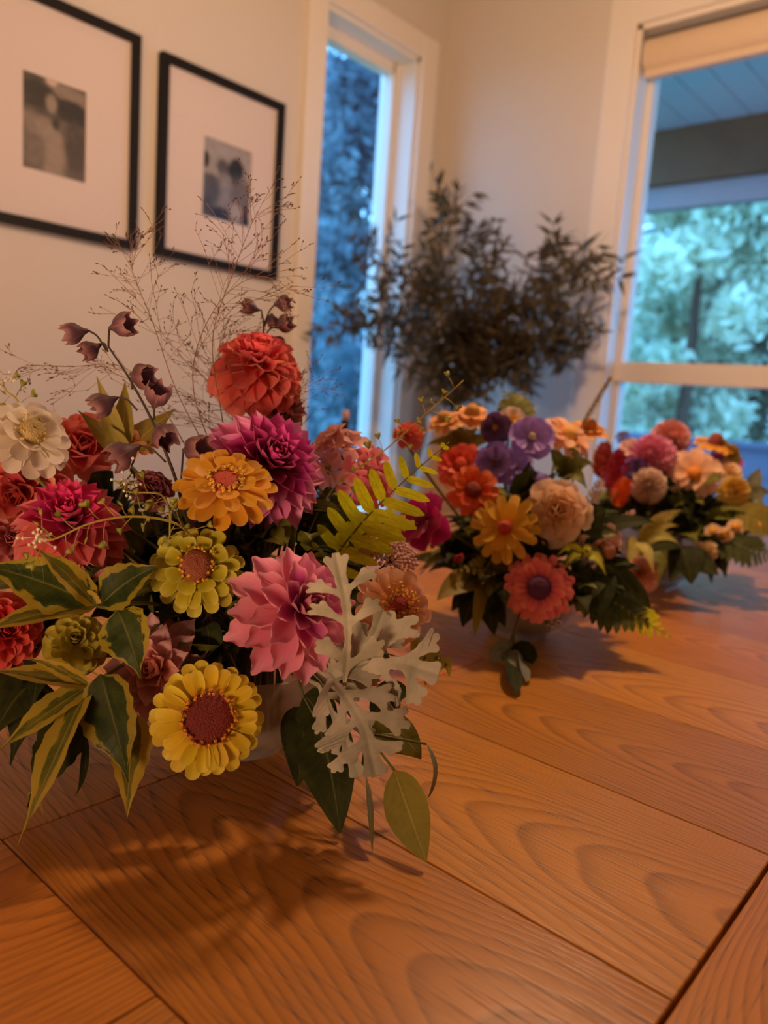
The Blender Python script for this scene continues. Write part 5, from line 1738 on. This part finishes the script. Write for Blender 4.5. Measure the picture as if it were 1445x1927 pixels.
plume('celosia', 'dark red plume behind the crimson plume, farthest bouquet', 3, at(1130, 900, 1.26), at(1138, 842, 1.28), .020, ((120, 30, 26), (150, 50, 36), (160, 66, 46)), 110)
plume('celosia', 'bright orange plume beside the cream white pompon', 3, at(1158, 952, 1.18), at(1176, 908, 1.19), .017, ((190, 60, 10), (210, 80, 24), (214, 92, 40)), 100)
larkspur('deep violet floret between the pink and cream pompons', 1198, 886, 1.24, 24, (.2, .3, .9), ((60, 30, 60), (74, 40, 76), (86, 50, 86)), b=3, eye=(90, 60, 60))
larkspur('pale blush floret left of the pink pompon', 1186, 846, 1.30, 22, (-.2, .4, .9), ((196, 150, 120), (206, 160, 130), (212, 170, 140)), b=3, eye=(200, 150, 90))
cluster('wax_flower', 'dark budded twig tip poking up against the window corner', 3, 1172, 822, 1.34, 14, (-.2, .8, .5), (90, 56, 44), 16, .22, .6)
for k, (x, y, dd, rp, lab) in enumerate(((1342, 1000, 1.20, 14, 'cream daisy bud under the peach zinnia, farthest bouquet'), (1384, 992, 1.20, 15, 'round cream daisy, upper of the close pair by the table edge'),
                                         (1364, 1006, 1.19, 14, 'round cream daisy, lower of the close pair by the table edge'), (1428, 990, 1.20, 14, 'round cream daisy nearest the photo edge, farthest bouquet'))):
    zinnia(lab, 3, x, y, dd, rp, (.15, .3, .95), ((206, 150, 80), (222, 176, 116), (226, 186, 130)), [(11, 1.0, 6, 1.0)], ((206, 140, 40), .45, .5), None, (3, 2), None, 'small cream daisies of the farthest bouquet', 'daisy')
dahlia('pale cream bloom hanging low over the table, farthest bouquet', 3, 1328, 1040, 1.17, 22, (.1, -.1, .98), ((150, 120, 70), (176, 146, 90), (186, 156, 104)), ((150, 116, 60), (166, 134, 80), (176, 146, 90)), N_=24, joined=6, lod=LOD, cup=.8, wf=.9, shape='broad', name='lisianthus')
dahlia('peach bloom low behind the dark leaves beside the middle bouquet', 3, 1205, 1080, 1.12, 34, (-.2, .1, .95), ((160, 100, 66), (176, 118, 82), (184, 128, 92)), ((150, 90, 56), (166, 106, 70), (176, 116, 80)), N_=22, joined=4, lod=LOD, cup=.8, wf=.9, shape='broad', name='lisianthus')
sprig('lime_sprig', 'pale green pointed leaves between middle and farthest bouquets', 3, at(1200, 1020, 1.12), [lf(1282, 960, 1.08, w=.020), lf(1276, 1022, 1.07, w=.022), lf(1276, 990, 1.08, w=.02), lf(1180, 1070, 1.09, w=.024), lf(1230, 1080, 1.08, w=.02)], L_PALE, .02, shape='lance')
sprig('broadleaf_sprig', 'dark leaves touching the table under the farthest bouquet', 3, at(1280, 1030, 1.16), [lf(1352, 1082, 1.12, w=.04, n=(0, .5, .8), bow=(0, 0, -.004)), lf(1300, 1100, 1.12, w=.05, n=(0, .2, 1)), lf(1262, 1096, 1.12, w=.034), lf(1210, 1044, 1.1, w=.03, n=(0, .8, .6))], L_DARK, .04)
sprig('olive_leaf_sprig', 'upright grey green leaf at the right end of the farthest bouquet', 3, at(1405, 945, 1.26), [lf(1432, 882, 1.27, w=.026), lf(1450, 930, 1.26, w=.026), lf(1440, 960, 1.24, w=.022)], L_GREY, .026, shape='lance')
fern('dark fern frond reaching out over the table edge, farthest bouquet', 3, [at(1350, 1010, 1.20), at(1400, 1030, 1.17), at(1460, 1052, 1.15)], .040, 12, L_FERND, nrm=(0, .7, .7), lw=.26)
fern('olive fern frond beside the round daisies, farthest bouquet', 3, [at(1390, 960, 1.22), at(1430, 975, 1.2), at(1470, 980, 1.2)], .036, 10, L_OLIVE, nrm=(0, .6, .8), lw=.45)
filler(3, 28, .120, .065, .185, [L_DARK, L_MID, L_DARK], 'dark leafy filler sprig deep among the blooms of the farthest bouquet', 'filler sprigs of the farthest bouquet', .034, .064, 44)

# ================================================================== corner vase with dried olive branches
M_VASE = plain('clay_vase', (0.42, 0.27, 0.17), 0.55, .08, 14, .1)
VC = Vector((-1.40, 1.90, 0))
va = tag(obj('floor_vase', mesh_from('vase', *lathe_data([(.001, 0), (.085, 0), (.095, .01), (.115, .2), (.12, .45), (.105, .70), (.075, .86), (.062, .93), (.066, .985), (.060, .985), (.056, .93), (.068, .86), (.09, .7), (.09, .3), (.001, .28)], 40), M_VASE), None, Matrix.Translation(VC)),
         'tall clay brown floor vase in the corner holding the dried branches', 'vase')
vd = -(Matrix((RX, RY, RZ)) @ (VC + Vector((0, 0, 1)) - CAM)).z
targets = [((840, 375), .05, 'topmost dried olive branch, reaching up beside the narrow window'), ((905, 430), -.05, 'dried olive branch leaning just right of the topmost one'), ((1050, 462), 0, 'dried olive branch with a leafy star tip in the middle right'),
           ((1128, 480), .05, 'longest dried olive branch, stretched towards the wide window'), ((1100, 600), -.08, 'dried olive branch drooping at the right rim of the corner vase'), ((1085, 665), .06, 'lowest dried olive branch on the wide window side'),
           ((700, 450), 0, 'dried olive branch rising in front of the narrow window jamb'), ((640, 590), .05, 'dried olive branch stretched across the narrow window pane'), ((705, 560), -.08, 'short bushy dried olive branch before the bright window edge'),
           ((800, 520), -.1, 'upright dried olive branch over the vase mouth'), ((960, 560), -.12, 'dense dried olive branch in the heart of the corner arrangement'), ((1000, 700), -.1, 'dried olive branch hanging low over the vase side'), ((880, 640), -.12, 'short dried olive branch just above the vase neck')]
for k, ((x, y), dz, lab) in enumerate(targets):
    rr = random.Random(100 + k)
    base = VC + Vector((rr.uniform(-.03, .03), rr.uniform(-.03, .03), .30))
    neck = VC + Vector((rr.uniform(-.02, .02), rr.uniform(-.02, .02), .97))
    e = at(x, y, vd + dz)
    while e.y > 2.02 or e.x < -1.64:
        dz -= .02
        e = at(x, y, vd + dz)
    mid = neck.lerp(e, .55) + Vector((0, 0, .06 if y < 620 else .12))
    t = thing('olive_branch', lab, 'branch', base)
    c = poly([base, neck, mid, e], 8)
    V, F, U = tube_data([p - base for p in c], [.0035 - .0025 * i / len(c) for i in range(len(c))], 6)
    obj('stem', MB().add(V, F, U).mesh('stem', M_STEMD, True), t)
    m = MB()
    tw = MB()
    c2 = c[9:]

    def leaves(p, T):
        for q in range(3 if x > 780 else 2):
            S = Matrix.Rotation(rr.uniform(0, 6.28), 3, T) @ T.orthogonal().normalized()
            dv = (T * rr.uniform(.3, 1) + S * .8).normalized()
            L_ = rr.uniform(.04, .066)
            V, F, U = leaf_data(p - base, p - base + dv * L_, S.cross(dv) + Vector((0, 0, .2)), rr.uniform(.010, .015), (0, 0, .003), 'lance', 3, 2, .1)
            m.add(V, F, U)
    for i in range(len(c2) - 1):
        T = (c2[i + 1] - c2[i]).normalized()
        leaves(c2[i], T)
        for _ in range(2 if i > 1 else 1):
            S = Matrix.Rotation(rr.uniform(0, 6.28), 3, T) @ T.orthogonal().normalized()
            dv = (T * .5 + S).normalized()
            l = rr.uniform(.05, .13)
            pts = [c2[i] + dv * l * f + Vector((0, 0, .02 * f * f)) for f in (0, .33, .66, 1)]
            V, F, U = tube_data([p - base for p in pts], .0009, 4)
            tw.add(V, F, U)
            for f in (1, 2, 3):
                leaves(pts[f], dv)
    leaves(c2[-1], T)
    obj('twigs', tw.mesh('twigs', M_STEMD, True), t, None, 'stuff')
    obj('foliage', m.mesh('foliage', L_OLV, True), t, None, 'stuff')

# two slim bottles at the far side of the table
M_DBOT = plain('dark_bottle', (.015, .018, .025), .15, .02, 30, 0, .5)
M_CORK = plain('pink_stopper', (.60, .36, .30), .7, .08, 60)
for (x, y, d, lab) in ((651, 772, 1.50, 'taller slim dark bottle with a pinkish stopper before the narrow window'), (628, 806, 1.46, 'shorter slim dark bottle with a pinkish stopper beside the taller one')):
    top = at(x, y, d)
    h = top.z - TOP
    t = thing('stoppered_bottle', lab, 'bottle', (top.x, top.y, TOP), 'slim bottles on the table')
    obj('body', mesh_from('body', *lathe_data([(.001, 0.0005), (.022, 0.0005), (.024, .006), (.024, h * .45), (.014, h * .60), (.0075, h * .68), (.0075, h * .90), (.0088, h * .905), (.0088, h * .925), (.001, h * .925)], 24), M_DBOT), t)
    obj('stopper', mesh_from('stopper', *lathe_data([(.001, h * .90), (.006, h * .90), (.007, h * .985), (.006, h), (.001, h)], 16), M_CORK), t)
